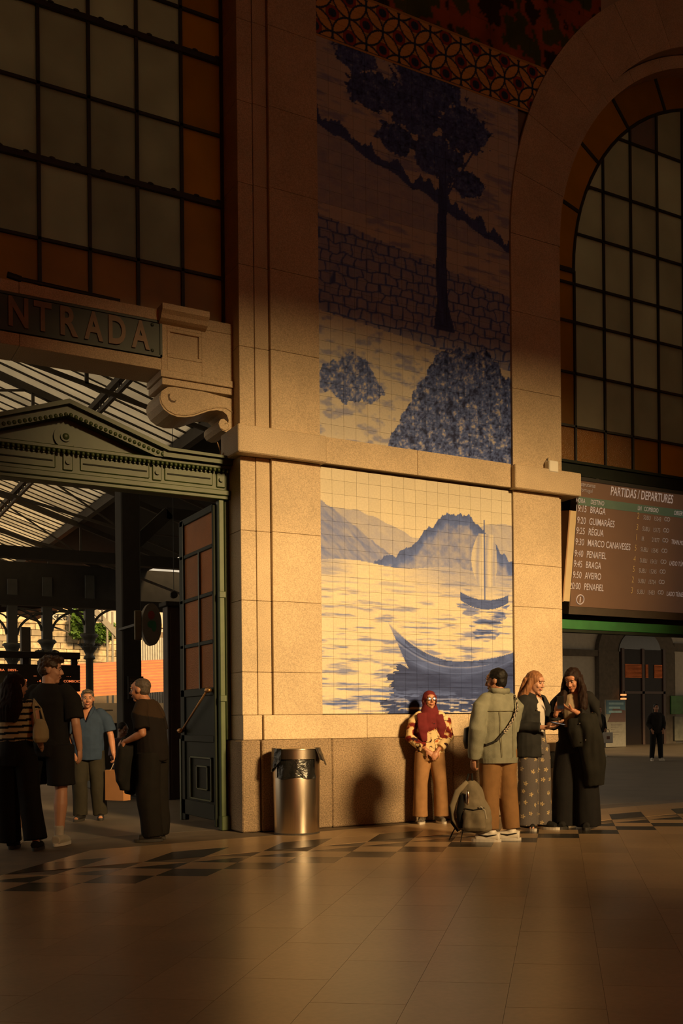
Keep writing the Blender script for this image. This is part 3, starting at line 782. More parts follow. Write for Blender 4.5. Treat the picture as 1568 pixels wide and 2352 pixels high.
# pediment: tympanum, raking cornices with egg mouldings, flat returns to the pier
ap, ra, rz = 4.35, 3.36, 4.075
lx = 2 * PX - ra
MB().prism([(lx, 4.03), (ra, 4.03), (PX, ap)], YD + .03, YD + .10, 'y').build('tympanum', GREEN, door)
for sx_ in (1, -1):
    X = lambda x: PX + sx_ * (x - PX)
    MB().prism([(X(PX), 4.335), (X(PX), 4.455), (X(ra + .02), 4.115), (X(ra + .0), 4.03), (X(ra - .10), 4.03)], YD - .10, YD + .12, 'y').build('raking_cornice', GREEN, door)
    MB().prism([(X(PX), 4.44), (X(PX), 4.487), (X(ra + .05), 4.125), (X(xr), 4.112), (X(xr), 4.085), (X(ra + .03), 4.09)], YD - .16, YD + .14, 'y').build('cyma_moulding', GREEN, door)
    MB().prism([(X(ra - .02), 4.03), (X(ra - .02), 4.095), (X(xr), 4.088), (X(xr), 4.03)], YD - .12, YD + .12, 'y').build('return_cornice', GREEN, door)
    egg = []
    for q in range(20):
        t = (q + .5) / 20
        egg.append((X(PX + (ra - PX) * t), 4.345 - (4.345 - 4.05) * t))
    m = MB()
    for e in egg: m.ell((e[0], YD - .100, e[1]), (.020, .018, .022), seg=8, rings=6)
    m.build('egg_moulding', GREEN, door, smooth=True)['kind'] = 'stuff'
m = MB()
for q in range(72): m.ell((.64 + q * .0483, YD - .062, 3.972), (.019, .016, .024), seg=8, rings=6)
m.build('egg_moulding', GREEN, door, smooth=True)['kind'] = 'stuff'
MB().tube([(PX - .01, YD + .0, 4.135), (PX - .01, YD + .04, 4.135)], .115, 28).build('medallion', GREEN, door)
MB().tube([(PX - .01, YD - .02, 4.135), (PX - .01, YD + .01, 4.135)], .052, 20).build('medallion_ring', GREEN, door)
MB().ell((PX - .01, YD - .02, 4.135), (.034, .02, .034)).build('medallion_boss', GREEN, door, smooth=True)
# jamb posts
MB().box(3.990, 4.046, YD + .0, YD + .10, 0, 3.66, .005).build('jamb_post', GREEN, door)
MB().box(4.060, 4.113, YD + .02, YD + .10, 1.0, 3.66, .005).build('jamb_post', GREEN, door)
MB().box(4.03, 4.115, YD + .07, YD + .12, 0, 3.66).build('jamb_back', BLACK, door)
for z in (2.62, 1.47): MB().box(3.985, 4.06, YD - .012, YD + .03, z - .045, z + .025, .004).build('hinge', GREEN, door)
MB().box(3.985, 4.08, YD - .02, YD + .10, 0, .16, .006).build('post_base', GREEN, door)
# open door leaf standing square to the wall
leaf = struct('door_2', 'dark green half-glazed door leaf standing open against the jamb', 'door')
LX = 3.955; LY0, LY1 = 11.20, 12.42
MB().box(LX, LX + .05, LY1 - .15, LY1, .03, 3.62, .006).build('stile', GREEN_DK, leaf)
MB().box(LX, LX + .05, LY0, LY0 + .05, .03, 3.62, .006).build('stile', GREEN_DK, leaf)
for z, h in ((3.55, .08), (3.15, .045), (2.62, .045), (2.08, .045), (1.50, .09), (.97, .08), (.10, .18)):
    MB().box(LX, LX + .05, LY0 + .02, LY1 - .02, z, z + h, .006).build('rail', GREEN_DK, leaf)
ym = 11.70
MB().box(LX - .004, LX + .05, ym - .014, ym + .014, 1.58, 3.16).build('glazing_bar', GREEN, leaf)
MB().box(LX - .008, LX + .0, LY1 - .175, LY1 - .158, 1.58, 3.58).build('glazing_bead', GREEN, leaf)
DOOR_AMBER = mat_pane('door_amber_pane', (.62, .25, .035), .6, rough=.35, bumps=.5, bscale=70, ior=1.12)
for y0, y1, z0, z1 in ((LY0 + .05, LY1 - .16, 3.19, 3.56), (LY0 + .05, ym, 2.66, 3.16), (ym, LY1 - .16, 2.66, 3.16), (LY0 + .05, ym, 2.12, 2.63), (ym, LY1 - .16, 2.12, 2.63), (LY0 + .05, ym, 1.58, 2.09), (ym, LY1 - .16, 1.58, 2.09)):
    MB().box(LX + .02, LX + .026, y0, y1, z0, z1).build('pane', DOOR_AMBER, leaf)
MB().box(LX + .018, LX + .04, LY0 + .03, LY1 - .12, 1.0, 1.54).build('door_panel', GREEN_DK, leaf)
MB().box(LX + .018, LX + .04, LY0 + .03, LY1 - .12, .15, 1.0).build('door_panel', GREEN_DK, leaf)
for (y0, y1, z0, z1) in ((11.32, 12.08, .30, .80), (11.45, 11.85, .42, .70)):
    for a in ((y0, y1, z0, z0 + .018), (y0, y1, z1 - .018, z1), (y0, y0 + .03, z0, z1), (y1 - .03, y1, z0, z1)):
        MB().box(LX - .006, LX + .03, a[0], a[1], a[2], a[3], .003).build('panel_moulding', GREEN, leaf)
MB().tube([(LX - .05, 11.30, 1.555), (LX - .03, 12.28, 1.10)], .012, 8).build('push_bar', BRASS, leaf, smooth=True)
for y, z in ((11.30, 1.555), (12.30, 1.10)): MB().ell((LX - .04, y, z), (.04, .055, .03)).build('bar_knuckle', BRASS, leaf, smooth=True)
MB().box(LX - .01, LX + .06, LY1 - .03, LY1 + .02, 0.02, 1.0).build('closing_strip', GREEN, leaf)
# ================================================================== beyond the entrance: train shed, platforms, town
IRON = mat('shed_iron', (.050, .040, .030), rough=.6, var=.2, coords='World')
SHEET = mat_pane('roof_sheet_translucent', (.88, .82, .70), .8, rough=.6, ior=1.1)
SHEET_D = mat('roof_sheet_opaque', (.020, .017, .014), rough=.8, var=.2, coords='World')
shed = thing('train_shed', 'long iron train shed roof of corrugated sheets on lattice trusses beyond the entrance', 'train shed', (4, 14, 0))
KX, KZ, KS = 6.2, 6.5, .33              # eave of the glazed part and slope
rz_ = lambda x: KZ + KS * (KX - x)
ny = 0
for q in range(86):
    y0 = 13.2 + q * .40
    dz = .012 if q % 2 else 0
    vs = [(-7, y0, rz_(-7) + dz), (KX, y0, rz_(KX) + dz), (KX, y0 + .36, rz_(KX) + dz), (-7, y0 + .36, rz_(-7) + dz)]
    vs += [(v[0], v[1], v[2] + .02) for v in vs]
    m = MB().add(vs, [(0, 1, 2, 3), (7, 6, 5, 4), (0, 4, 5, 1), (1, 5, 6, 2), (2, 6, 7, 3), (3, 7, 4, 0)])
    m.build('roof_sheet', SHEET, shed)
m = MB().add([(KX, 13, rz_(KX) + .1), (8.9, 13, rz_(8.9) + .1), (8.9, 48, rz_(8.9) + .1), (KX, 48, rz_(KX) + .1), (KX, 13, rz_(KX) + .16), (8.9, 13, rz_(8.9) + .16), (8.9, 48, rz_(8.9) + .16), (KX, 48, rz_(KX) + .16)], [(0, 1, 2, 3), (7, 6, 5, 4), (0, 4, 5, 1), (1, 5, 6, 2), (2, 6, 7, 3), (3, 7, 4, 0)])
m.build('opaque_roof_slope', SHEET_D, shed)
MB().box(-14, 14.5, 11.4, 13.2, 10.75, 10.95).build('window_shade_roof', SHEET_D, shed)  # unseen slab added to darken the tops of the windows
# sheet joints showing as dark lines
m = MB()
for q in range(86):
    y0 = 13.2 + q * .40
    m.bar((-7, y0 - .02, rz_(-7) - .0), (KX, y0 - .02, rz_(KX) - .0), .045, .03)
m.build('sheet_joints', IRON, shed)['kind'] = 'stuff'
# purlins and lattice girders running along the platforms
for x, h in ((-3.4, .3), (-.6, .3), (2.2, .32), (4.6, .2)):
    z = rz_(x) - .12
    MB().bar((x, 13.2, z), (x, 48, z), .09, .11).build('purlin', IRON, shed)
    MB().bar((x, 13.2, z - h), (x, 48, z - h), .06, .07).build('purlin_lower_chord', IRON, shed)
    for k in range(56):
        y = 13.2 + k * .62
        MB().bar((x, y, z), (x, y + (.31 if x in (2.2, -3.4) else 0), z - h), .03).build('purlin_post', IRON, shed)
MB().bar((KX, 13.2, KZ - .05), (KX, 48, KZ - .05), .14, .3).build('valley_beam', IRON, shed)
# trusses across
for y in (15.5, 19.5, 23.5, 27.5, 31.5, 36, 41):
    tx = [-6.5, -4, -1.5, 1.0, 3.6, KX, 8.8]
    top = [Vector((x, y, rz_(x) - .25)) for x in tx]; bot = [Vector((x, y, rz_(x) - 1.0 - .10 * abs(x - KX) * (x < KX))) for x in tx]
    for a, b in zip(top[:-1], top[1:]): MB().bar(a, b, .10, .12).build('truss_chord', IRON, shed)
    for a, b in zip(bot[:-1], bot[1:]): MB().bar(a, b, .05, .06).build('truss_tie', IRON, shed)
    for a, b in zip(top, bot): MB().bar(a, b, .05).build('truss_post', IRON, shed)
    for i in range(len(tx) - 1): MB().bar(top[i + 1] if i % 2 else top[i], bot[i] if i % 2 else bot[i + 1], .035).build('truss_brace', IRON, shed)
for (y, v0, v1, x0) in ((22.0, 1262, 1288, -4), (26.0, 1372, 1394, -4)):
    z1, z0 = on_y(150, v0, y).z, on_y(150, v1, y).z
    MB().box(x0, 9.5, y, y + .25, z0, z1).build('cross_girder', SHEET_D, shed)
reparent(shed)

# black pillar with a ticket-zone sign
YP = 18.0
pa, pb = on_y(281, 1500, YP).x, on_y(325, 1500, YP).x
pil = thing('platform_pillar', 'square black pillar holding the shed roof by the ticket zone sign', 'pillar', ((pa + pb) / 2, YP + .2, 0))
MB().box(pa, pb, YP, YP + .42, 0, 5.6, .02).build('pillar_shaft', SHEET_D, pil)
MB().box(pa - .06, pb + .06, YP - .06, YP + .48, 0, .25, .02).build('pillar_base', SHEET_D, pil)
MB().bar((pb - .05, YP + .2, 4.3), (pb + .55, YP + .2, 4.9), .16, .2).build('pillar_brace', SHEET_D, pil)
MB().bar((pb + .5, YP + .2, 4.88), (pb + 1.6, YP + .2, 4.86), .16, .2).build('pillar_brace', SHEET_D, pil)
reparent(pil)
ZS = mat('zone_sign_face', (.018, .016, .015), rough=.5); ZT = mat('zone_sign_print', (.11, .085, .065), rough=.6)
YZ = 17.93
sa, sb = on_y(294, 1553, YZ), on_y(330, 1606, YZ)
zs = thing('zone_sign', 'small dark ticket zone sign reading zona PRT1 fixed to the black pillar', 'sign', ((sa.x + sb.x) / 2, YZ, sb.z))
MB().box(sa.x, sb.x, YZ, YZ + .05, sb.z, sa.z, .004).build('sign_plate', ZS, zs)
def text_on_y(txt, u, v, y, size, m, parent, name='lettering', bold=0., sx=1.):
    me = text_mesh(txt, size, 0, 'LEFT', bold); p = on_y(u, v, y)
    for k in me.vertices: k.co = Vector((k.co.x * sx + p.x, y, k.co.y + p.z))
    o = bpy.data.objects.new(name, me); COL.objects.link(o); o.parent = parent; me.materials.append(m); return o
text_on_y('zona', 297, 1564, YZ - .004, .085, ZT, zs); text_on_y('PRT1', 297, 1578, YZ - .004, .125, ZT, zs, bold=.003); text_on_y('andante', 297, 1592, YZ - .004, .07, ZT, zs)
reparent(zs)
# oval hanging sign
YO = 16.9
oc = on_y(349, 1434, YO)
osg = thing('oval_sign', 'dark oval hanging sign with a red and green emblem beside the black pillar', 'sign', oc)
OV = mat('oval_sign_face', (.13, .115, .095), rough=.5); OR = mat('dull_red_print', (.22, .03, .02)); OG = mat('dull_green_print', (.02, .12, .05))
r1, r2 = .16, .345
ellp = lambda a, b, cx_=0, cz_=0, n=28: [(oc.x + cx_ + a * math.cos(2 * math.pi * i / n), oc.z + cz_ + b * math.sin(2 * math.pi * i / n)) for i in range(n)]
MB().prism(ellp(r1, r2), YO, YO + .14, 'y').build('sign_disc', OV, osg)
MB().prism(ellp(.055, .07, -.01, .15), YO - .006, YO, 'y').build('emblem_red', OR, osg)
MB().prism(ellp(.07, .06, -.005, 0.0), YO - .006, YO, 'y').build('emblem_green', OG, osg)
MB().prism(ellp(.04, .09, .03, -.03), YO - .007, YO - .001, 'y').build('emblem_green', OG, osg)
MB().box(oc.x - .27, oc.x - .155, YO + .03, YO + .08, oc.z - .26, oc.z + .22, .01).build('sign_mount', mat('yellowed_mount', (.11, .085, .045), rough=.6), osg)
MB().bar((oc.x - .21, YO + .06, oc.z), (oc.x - .21, YP + .1, oc.z), .04, .04).build('sign_bracket', BLACK, osg)
reparent(osg)
# round clock-like disc hung on a wire and its rail
dc = on_y(400, 1366, 16.5)
disc = thing('hanging_disc', 'small black disc hanging on a wire against the sky beside the door leaf', 'hanging disc', dc)
MB().tube([(dc.x, 16.5, dc.z), (dc.x, 16.55, dc.z)], .058, 18).build('disc', BLACK, disc)
MB().tube([(dc.x, 16.52, dc.z + .05), (dc.x, 16.52, rz_(dc.x) - .05)], .005, 6).build('wire', BLACK, disc)
reparent(disc)
# ticket booth of dark panels beside the door
ba, bb = on_y(385, 1500, 16.0).x, on_y(440, 1500, 16.0).x
bt = on_y(390, 1392, 16.0).z
booth = thing('ticket_booth', 'dark panelled booth standing beyond the open door leaf', 'booth', ((ba + bb) / 2, 16.6, 0))
BOOTH = mat('booth_panel', (.030, .016, .010), rough=.6, var=.2)
MB().box(ba, bb + 1.6, 16.0, 16.25, 0, bt, .01).build('booth_body', BOOTH, booth)
MB().box(ba - .04, bb + 1.66, 15.94, 16.32, bt, bt + .07, .01).build('booth_roof', SHEET_D, booth)
for k in range(3): MB().box(ba + .04 + k * .32, ba + .07 + k * .32, 15.985, 16.0, .1, bt - .1).build('panel_batten', BOOTH, booth)
reparent(booth)
# low counter behind the man in the blue shirt
ca, cb = on_y(238, 1690, 19.5), on_y(300, 1690, 19.5)
cnt = thing('bench_counter', 'low dull green counter on the platform behind the man in blue', 'counter', ((ca.x + cb.x) / 2, 19.8, 0))
CG = mat('counter_green', (.030, .026, .014), rough=.6)
MB().box(ca.x - .2, cb.x + .3, 19.5, 20.1, .0, 1.12, .01).build('counter_body', CG, cnt)
MB().box(ca.x - .3, cb.x + .4, 19.42, 20.2, 1.12, 1.2, .01).build('counter_top', CG, cnt)
MB().box(ca.x - .3, ca.x + .15, 19.42, 20.2, 1.42, 1.445).build('counter_rail', mat('pale_rail', (.3, .27, .22)), cnt)
reparent(cnt)

# train information display with amber lines
YI = 19.0
ia, ib, ic = on_y(-60, 1525, YI), on_y(184, 1528, YI), on_y(184, 1588, YI)
LED = mat('amber_led', (.2, .03, .0), emit=(1.0, .22, .06), estr=.9)
info = thing('train_display', 'long black platform display with rows of small amber letters', 'display', ((ia.x + ib.x) / 2, YI, ic.z))
MB().box(ia.x, ib.x, YI, YI + .22, ic.z, ib.z, .01).build('display_case', BLACK, info)
z1, z0 = on_y(180, 1499, YI).z, on_y(180, 1514, YI).z
MB().box(ia.x - 1, ib.x, YI - .02, YI + .16, z0, z1, .01).build('display_beam', BLACK, info)
for u in (60, 172): 
    x = on_y(u, 1520, YI).x; MB().box(x - .05, x + .05, YI + .03, YI + .11, ib.z - .01, z0 + .01).build('display_hanger', BLACK, info)
rng2 = random.Random(3)
for (u, v, txt) in ((-8, 1541, 'ORA   DEST'), (34, 1541, '....'), (77, 1553, '....'), (153, 1554, '. . .'), (45, 1565, '. . 10'), (86, 1566, '. 6'), (146, 1567, 'COMBOIO')):
    text_on_y(txt, u, v, YI - .006, .055, LED, info, 'led_line', .001, 1.1)
reparent(info)

# cast iron columns with leafy capitals and curved brackets
YC = 31.0
CAST = mat('cast_iron_blue_grey', (.045, .045, .042), rough=.55, var=.15)
def iron_column(u, label, vcap=1455, vtop=1394):
    x = on_y(u, 1480, YC).x; zc1, zt = on_y(u, vcap, YC).z, on_y(u, vtop, YC).z
    c = thing('iron_column', label, 'column', (x, YC, 0), 0, 'columns along the platform')
    MB().lathe([(.22, 0), (.22, .25), (.15, .4), (.115, .6), (.105, zc1 - .75), (.12, zc1 - .74)], (0, 0, 0), 14).build('shaft', CAST, c, smooth=True)
    MB().lathe([(.10, 0), (.17, .03), (.15, .10), (.11, .14), (.14, .22), (.20, .33), (.26, .38), (.17, .42), (.15, .50), (.19, .62), (.27, .70), (.22, .76)], (0, 0, zc1 - .75), 12).build('capital', CAST, c, smooth=True)
    for k in range(8):
        a = math.pi * k / 4
        MB().tube([(.14 * math.cos(a), .14 * math.sin(a), zc1 - .45), (.24 * math.cos(a), .24 * math.sin(a), zc1 - .3), (.33 * math.cos(a), .33 * math.sin(a), zc1 - .33)], [.05, .04, .012], 5).build('capital_leaf', CAST, c)
    MB().box(-.13, .13, -.13, .13, zc1, zt + .9, .01).build('upper_post', CAST, c)
    for s_ in (-1, 1):
        pts = [(s_ * (.14 + 1.05 * (t ** 1.7)), 0, zc1 + .25 + (zt + .05 - zc1 - .25) * (1 - (1 - t) ** 1.8)) for t in [i / 8 for i in range(9)]]
        MB().tube(pts, .035, 6).build('curved_bracket', CAST, c)
        pts = [(s_ * (.14 + .6 * (t ** 1.7)), 0, zc1 + .7 + (zt - zc1 - .7) * (1 - (1 - t) ** 1.8)) for t in [i / 6 for i in range(7)]]
        MB().tube(pts, .025, 6).build('curved_bracket', CAST, c)
    return c
iron_column(28, 'cast iron column rising behind the amber-lettered display', 1478, 1405)
iron_column(108, 'cast iron column behind the dark-haired man in black, under the graffiti', 1470, 1400)
iron_column(205, 'cast iron column with leafy capital nearest the black pillar', 1456, 1394)
px_ = on_y(60, 1480, 27.0)
tag(MB().box(px_.x - .11, px_.x + .11, 27, 27.2, 0, on_y(60, 1440, 27.0).z, .01).build('slim_post', IRON), 'slim square iron post between two cast iron columns', 'post')
eb = shed
z1 = on_y(150, 1386, YC).z
MB().box(1, 13, YC - .05, YC + .3, z1, z1 + 1.1).build('beam_web', SHEET_D, eb)
MB().prism([(0, z1 - 1.0), (0, z1 + .2), (7.6, z1 + .2), (6.6, z1)], YC + .8, YC + .9, 'y').build('sloping_fascia', mat('rust_brown_boards', (.035, .018, .012), rough=.8), eb)
reparent(shed)

# orange tiled roof, retaining wall of stone blocks, plants, houses
ORANGE = mat('orange_roof_tile', (.62, .22, .09), rough=.8, var=.12, scale=3, rand=.06)
low_roof = thing('tiled_roof', 'low sunlit orange tiled roof across the tracks', 'roof', (14, 46, 0))
p1, p2 = on_y(150, 1606, 44.0), on_y(150, 1534, 50.0)
xa, xb = on_y(120, 1600, 44.0).x, on_y(372, 1600, 44.0).x
nrow = 11
for i in range(nrow):
    t0, t1 = i / nrow, (i + 1) / nrow
    y0, y1 = 44 + 6 * t0, 44 + 6 * t1; z0, z1 = p1.z + (p2.z - p1.z) * t0, p1.z + (p2.z - p1.z) * t1
    tilt = .085
    m = MB().add([(xa - 1, y0, z0), (xb + 6, y0, z0 + tilt * 10), (xb + 6, y1, z1 + tilt * 10 - .05), (xa - 1, y1, z1 - .05), (xa - 1, y0, z0 - .08), (xb + 6, y0, z0 - .08 + tilt * 10), (xb + 6, y1, z1 - .13 + tilt * 10), (xa - 1, y1, z1 - .13)], [(0, 1, 2, 3), (7, 6, 5, 4), (0, 4, 5, 1), (1, 5, 6, 2), (2, 6, 7, 3), (3, 7, 4, 0)])
    m.build('tile_course', ORANGE, low_roof)
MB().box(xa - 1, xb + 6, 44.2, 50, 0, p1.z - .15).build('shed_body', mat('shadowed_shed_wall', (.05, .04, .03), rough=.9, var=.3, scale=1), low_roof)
reparent(low_roof)
YR = 60.0
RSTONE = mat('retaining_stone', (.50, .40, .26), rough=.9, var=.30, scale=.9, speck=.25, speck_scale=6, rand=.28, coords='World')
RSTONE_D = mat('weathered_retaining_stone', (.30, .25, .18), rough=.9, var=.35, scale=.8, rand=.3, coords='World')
ret = struct('wall_5', 'old retaining wall of sunlit stone blocks across the tracks', 'wall')
MB().box(2, 26, YR + .15, YR + 1.5, 0, 6.45).build('wall_core', MORTAR, ret)
x0r = on_y(-20, 1450, YR).x; x1r = on_y(275, 1450, YR).x
z0r = on_y(150, 1590, YR).z; z1r = on_y(80, 1432, YR).z
nr = 11; hh = (z1r - z0r) / nr
for j in range(nr):
    x = x0r - rng.random() * .5
    while x < x1r + .3:
        w = .45 + rng.random() * .45
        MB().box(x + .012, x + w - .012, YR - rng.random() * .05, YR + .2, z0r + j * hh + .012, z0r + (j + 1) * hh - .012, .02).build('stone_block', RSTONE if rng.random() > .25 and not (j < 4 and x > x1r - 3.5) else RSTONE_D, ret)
        x += w
MB().box(x0r - 1, x1r + 6, YR - .12, YR + .5, z1r, z1r + .22, .03).build('coping', RSTONE, ret)
MB().box(x0r - 1, on_y(168, 1410, YR).x, YR + .3, YR + .7, z1r + .22, on_y(120, 1400, YR).z + .8, .03).build('parapet_wall', mat('pale_render', (.62, .50, .34), rough=.9, var=.12), ret)
gp = on_y(118, 1433, YR + .29)
GRAF = mat('graffiti_paint', (.50, .48, .44), rough=.8); GRAF_D = mat('graffiti_outline', (.03, .03, .03), rough=.8)
tx = thing('graffiti_lettering', 'white and black graffiti letters on the pale parapet above the retaining wall', 'graffiti', gp)
for mm_, dy, bd in ((GRAF_D, -.012, .05), (GRAF, -.02, .0)):
    me = text_mesh('SBTR', .62, 0, 'LEFT', bd)
    for k in me.vertices: k.co = Vector((k.co.x * 1.05 + gp.x + .1 * k.co.y, YR + .29 + dy, k.co.y + gp.z + .1))
    o = bpy.data.objects.new('graffiti_letters', me); COL.objects.link(o); o.parent = tx; me.materials.append(mm_)
reparent(tx)
LEAF = mat('sunlit_leaves', (.10, .19, .03), rough=.6, var=.4, scale=2, rand=.15)
def shrub(name, label, boxes, y, n, seed, group=None, size=.16):
    r = random.Random(seed); m = MB()
    for (u0, u1, v0, v1) in boxes:
        a, b = on_y(u0, v0, y), on_y(u1, v1, y)
        for k in range(n):
            x, z = a.x + (b.x - a.x) * r.random(), b.z + (a.z - b.z) * r.random()
            c = Vector((x, y + (r.random() - .5) * .8, z)); d = Vector((r.random() - .5, r.random() - .5, r.random() - .5)).normalized() * size; e = d.cross(Vector((r.random() - .5, r.random() - .5, 1))).normalized() * size * .6
            m.add([c - d, c + e, c + d, c - e], [(0, 1, 2, 3)])
    c0 = on_y((boxes[0][0] + boxes[0][1]) / 2, boxes[0][3], y)
    t = thing(name, label, 'plant', (c0.x, y, c0.z), 0, group)
    o = m.build('foliage', LEAF, t, fix=False); o['kind'] = 'stuff'
    MB().tube([(c0.x, y, c0.z - .4), (c0.x + .1, y, c0.z + .3)], .04, 6).build('stem', mat('stem_brown', (.06, .04, .02)), t)
    reparent(t)
shrub('ivy', 'tall bright green ivy climbing the parapet beside the graffiti', [(162, 196, 1395, 1462), (168, 200, 1440, 1466)], YR - .75, 420, 5)
shrub('wall_shrub', 'bushy green shrub growing from the retaining wall behind the iron column', [(214, 262, 1432, 1468), (205, 240, 1440, 1476)], YR - .85, 380, 6)
# pale houses up the hill
YH = 75.0
HOUSE = mat('pale_house_wall', (.58, .52, .46), rough=.9, var=.1, scale=.5, coords='World'); HGL = mat('house_window_glass', (.08, .09, .09), rough=.2)
def house(u0, u1, v0, y, label, zb_=4.):
    a, b = on_y(u0, v0, y), on_y(u1, v0, y)
    h = thing('hill_house', label, 'house', ((a.x + b.x) / 2, y, 0))
    MB().box(a.x, b.x, y, y + 5, 0, a.z, .02).build('house_wall', HOUSE, h)
    MB().box(a.x - .2, b.x + .2, y - .2, y + 5.2, a.z, a.z + .25).build('roof_edge', ORANGE, h)
    nw = max(2, int((b.x - a.x) / 1.3))
    for i in range(nw):
        for j in range(3):
            x = a.x + (i + .5) * (b.x - a.x) / nw; z = a.z - .9 - j * 1.5
            w = MB().box(x - .33, x + .33, y - .04, y + .05, z - .45, z + .35).build('window_frame', mat('window_white', (.55, .52, .48)), h)
            MB().box(x - .27, x + .27, y - .05, y, z - .39, z + .29).build('pane', HGL, w)
    reparent(h)
house(206, 300, 1398, YH, 'pale house with orange roof edge above the shrubs')
house(322, 430, 1352, YH + 2, 'tall pale house with many windows seen over the booth')
house(-40, 90, 1392, YH + 3, 'long pale house behind the graffiti parapet')
# pale corrugated hoarding and stair rail right of the pillar
ha, hb = on_y(330, 1482, 52.0), on_y(380, 1530, 52.0)
tagged = thing('corrugated_hoarding', 'pale corrugated metal hoarding above the orange roof', 'hoarding', (ha.x, 52, hb.z))
for k in range(12): MB().tube([(ha.x + k * .12, 52, 0), (ha.x + k * .12, 52, ha.z + .4)], .055, 6).build('corrugation', mat('pale_sheet_metal', (.45, .43, .38), rough=.6), tagged)
MB().box(ha.x - .2, ha.x + 1.6, 52.05, 52.12, 0, ha.z + .4).build('hoarding_back', MATS['pale_sheet_metal'], tagged)
reparent(tagged)
V0 = lambda p: Vector((p.x, p.y, 0))
gang = thing('stair_handrail', 'grey metal stair rail slanting across the retaining wall', 'rail', on_y(262, 1455, 57))
a, b = on_y(214, 1400, 57), on_y(270, 1460, 57)
MB().bar(a, b, .22, .3).build('stringer', mat('grey_steel', (.22, .2, .17), rough=.6), gang)
for u in (246, 258): MB().bar(on_y(u, 1405, 57), V0(on_y(u, 1560, 57)), .09).build('rail_post', MATS['grey_steel'], gang)
reparent(gang)

# ================================================================== beyond the side opening: far concourse wall
YQ = 36.0
far = struct('wall_6', 'distant concourse wall with an arched glazed doorway', 'wall')
PALE = mat('far_pale_plaster', (.34, .31, .27), rough=.9, var=.08, coords='World'); DKST = mat('far_dark_stone', (.075, .06, .045), rough=.8, var=.2, coords='World')
X = lambda u: on_y(u, 1600, YQ).x
Zq = lambda v: on_y(1430, v, YQ).z
MB().box(X(1180), X(1700), YQ, YQ + .5, 0, 9.).build('far_wall_face', PALE, far)
MB().box(X(1180), X(1366), YQ - .25, YQ, Zq(1510), Zq(1496)).build('far_moulding', DKST, far)
MB().box(X(1366), X(1412), YQ - .3, YQ, 0, Zq(1498)).build('far_pilaster', DKST, far)
MB().box(X(1514), X(1540), YQ - .3, YQ, 0, Zq(1498)).build('far_pilaster', DKST, far)
MB().box(X(1540), X(1700), YQ - .25, YQ, Zq(1492), Zq(1474)).build('far_moulding', DKST, far)
acx, ar = (X(1366) + X(1540)) / 2, (X(1540) - X(1366)) / 2
n = 24
pts = [(acx + ar * math.cos(math.pi * i / n), Zq(1498) + .78 * ar * math.sin(math.pi * i / n)) for i in range(n + 1)]
MB().prism(pts, YQ - .28, YQ, 'y').build('far_arch', DKST, far)
ri = ar * .55
pts = [(acx + .05 * ar + ri * math.cos(math.pi * i / n), Zq(1498) + .8 * ri * math.sin(math.pi * i / n)) for i in range(n + 1)]
FGLASS = mat('far_dark_glass', (.016, .010, .007), rough=.35, spec=.15, var=.1)
MB().prism(pts + [(X(1420), 0), (X(1512), 0)][::1] if False else pts, YQ - .33, YQ - .27, 'y').build('fanlight', mat('fanlight_glass', (.05, .045, .038), rough=.15), far)
fd = struct('door_3', 'dark glazed doors with a painted orange roof reflection in the distant concourse wall', 'door')
MB().box(X(1421), X(1512), YQ - .34, YQ - .29, 0, Zq(1492)).build('glass_pane', FGLASS, fd)
for u in (1418, 1464, 1512): MB().box(X(u) - .07, X(u) + .07, YQ - .40, YQ - .3, 0, Zq(1490)).build('door_frame', mat('brown_door_frame', (.05, .022, .012), rough=.5), fd)
MB().box(X(1418), X(1514), YQ - .40, YQ - .33, Zq(1594), Zq(1588)).build('door_rail', MATS['brown_door_frame'], fd)
# orange slats painted as the roof's reflection in the glass, two small lamps
ORANGE_REFL = mat('orange_reflection', (.5, .13, .035), rough=.8, var=.3, scale=2)
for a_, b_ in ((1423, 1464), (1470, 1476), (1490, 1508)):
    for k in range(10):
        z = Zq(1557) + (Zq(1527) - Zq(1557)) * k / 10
        MB().box(X(a_), X(b_), YQ - .37, YQ - .35, z, z + .075).build('reflection_slat', ORANGE_REFL, fd)
LMP = mat('small_orange_lamp', (.5, .15, .05), emit=(1, .33, .1), estr=1.4)
for v in (1596, 1605):
    p = on_y(1433, v, YQ - .6); tag(MB().box(p.x - .14, p.x + .14, p.y, p.y + .1, p.z - .035, p.z + .035, .01).build('wall_lamp', LMP), 'small glowing orange lamp, %s of two beside the glazed doors' % ('upper' if v < 1600 else 'lower'), 'lamp')
# standing poster, green notice, frame
pa_, pb_ = on_y(1390, 1607, 33.0), on_y(1437, 1709, 33.0)
post = thing('standing_poster', 'standing poster with a blue top half and pale lower half by the glazed doors', 'poster', ((pa_.x + pb_.x) / 2, 33, 0))
MB().box(pa_.x, pb_.x, 33, 33.06, .02, pa_.z).build('poster_board', mat('poster_white', (.13, .125, .11), rough=.7), post)
zm = on_y(1412, 1658, 33).z; zk = on_y(1412, 1640, 33).z
MB().box(pa_.x + .03, pb_.x - .03, 32.985, 33.0, zk, pa_.z - .03).build('blue_field', mat('poster_blue', (.03, .085, .14), rough=.6), post)
MB().prism([(pa_.x + .1, zm), (pb_.x - .03, zm), (pb_.x - .03, zk + .15), (pa_.x + .4, zk + .25)], 32.98, 32.995, 'y').build('hill_image', mat('poster_dark_red', (.05, .02, .018), rough=.6), post)
for k, w in enumerate((.8, .62, .7)):
    z = pa_.z - .16 - k * .17; MB().box(pa_.x + .15, pa_.x + .15 + w, 32.975, 32.985, z - .045, z + .045).build('print_line', mat('poster_print', (.14, .24, .30)), post)
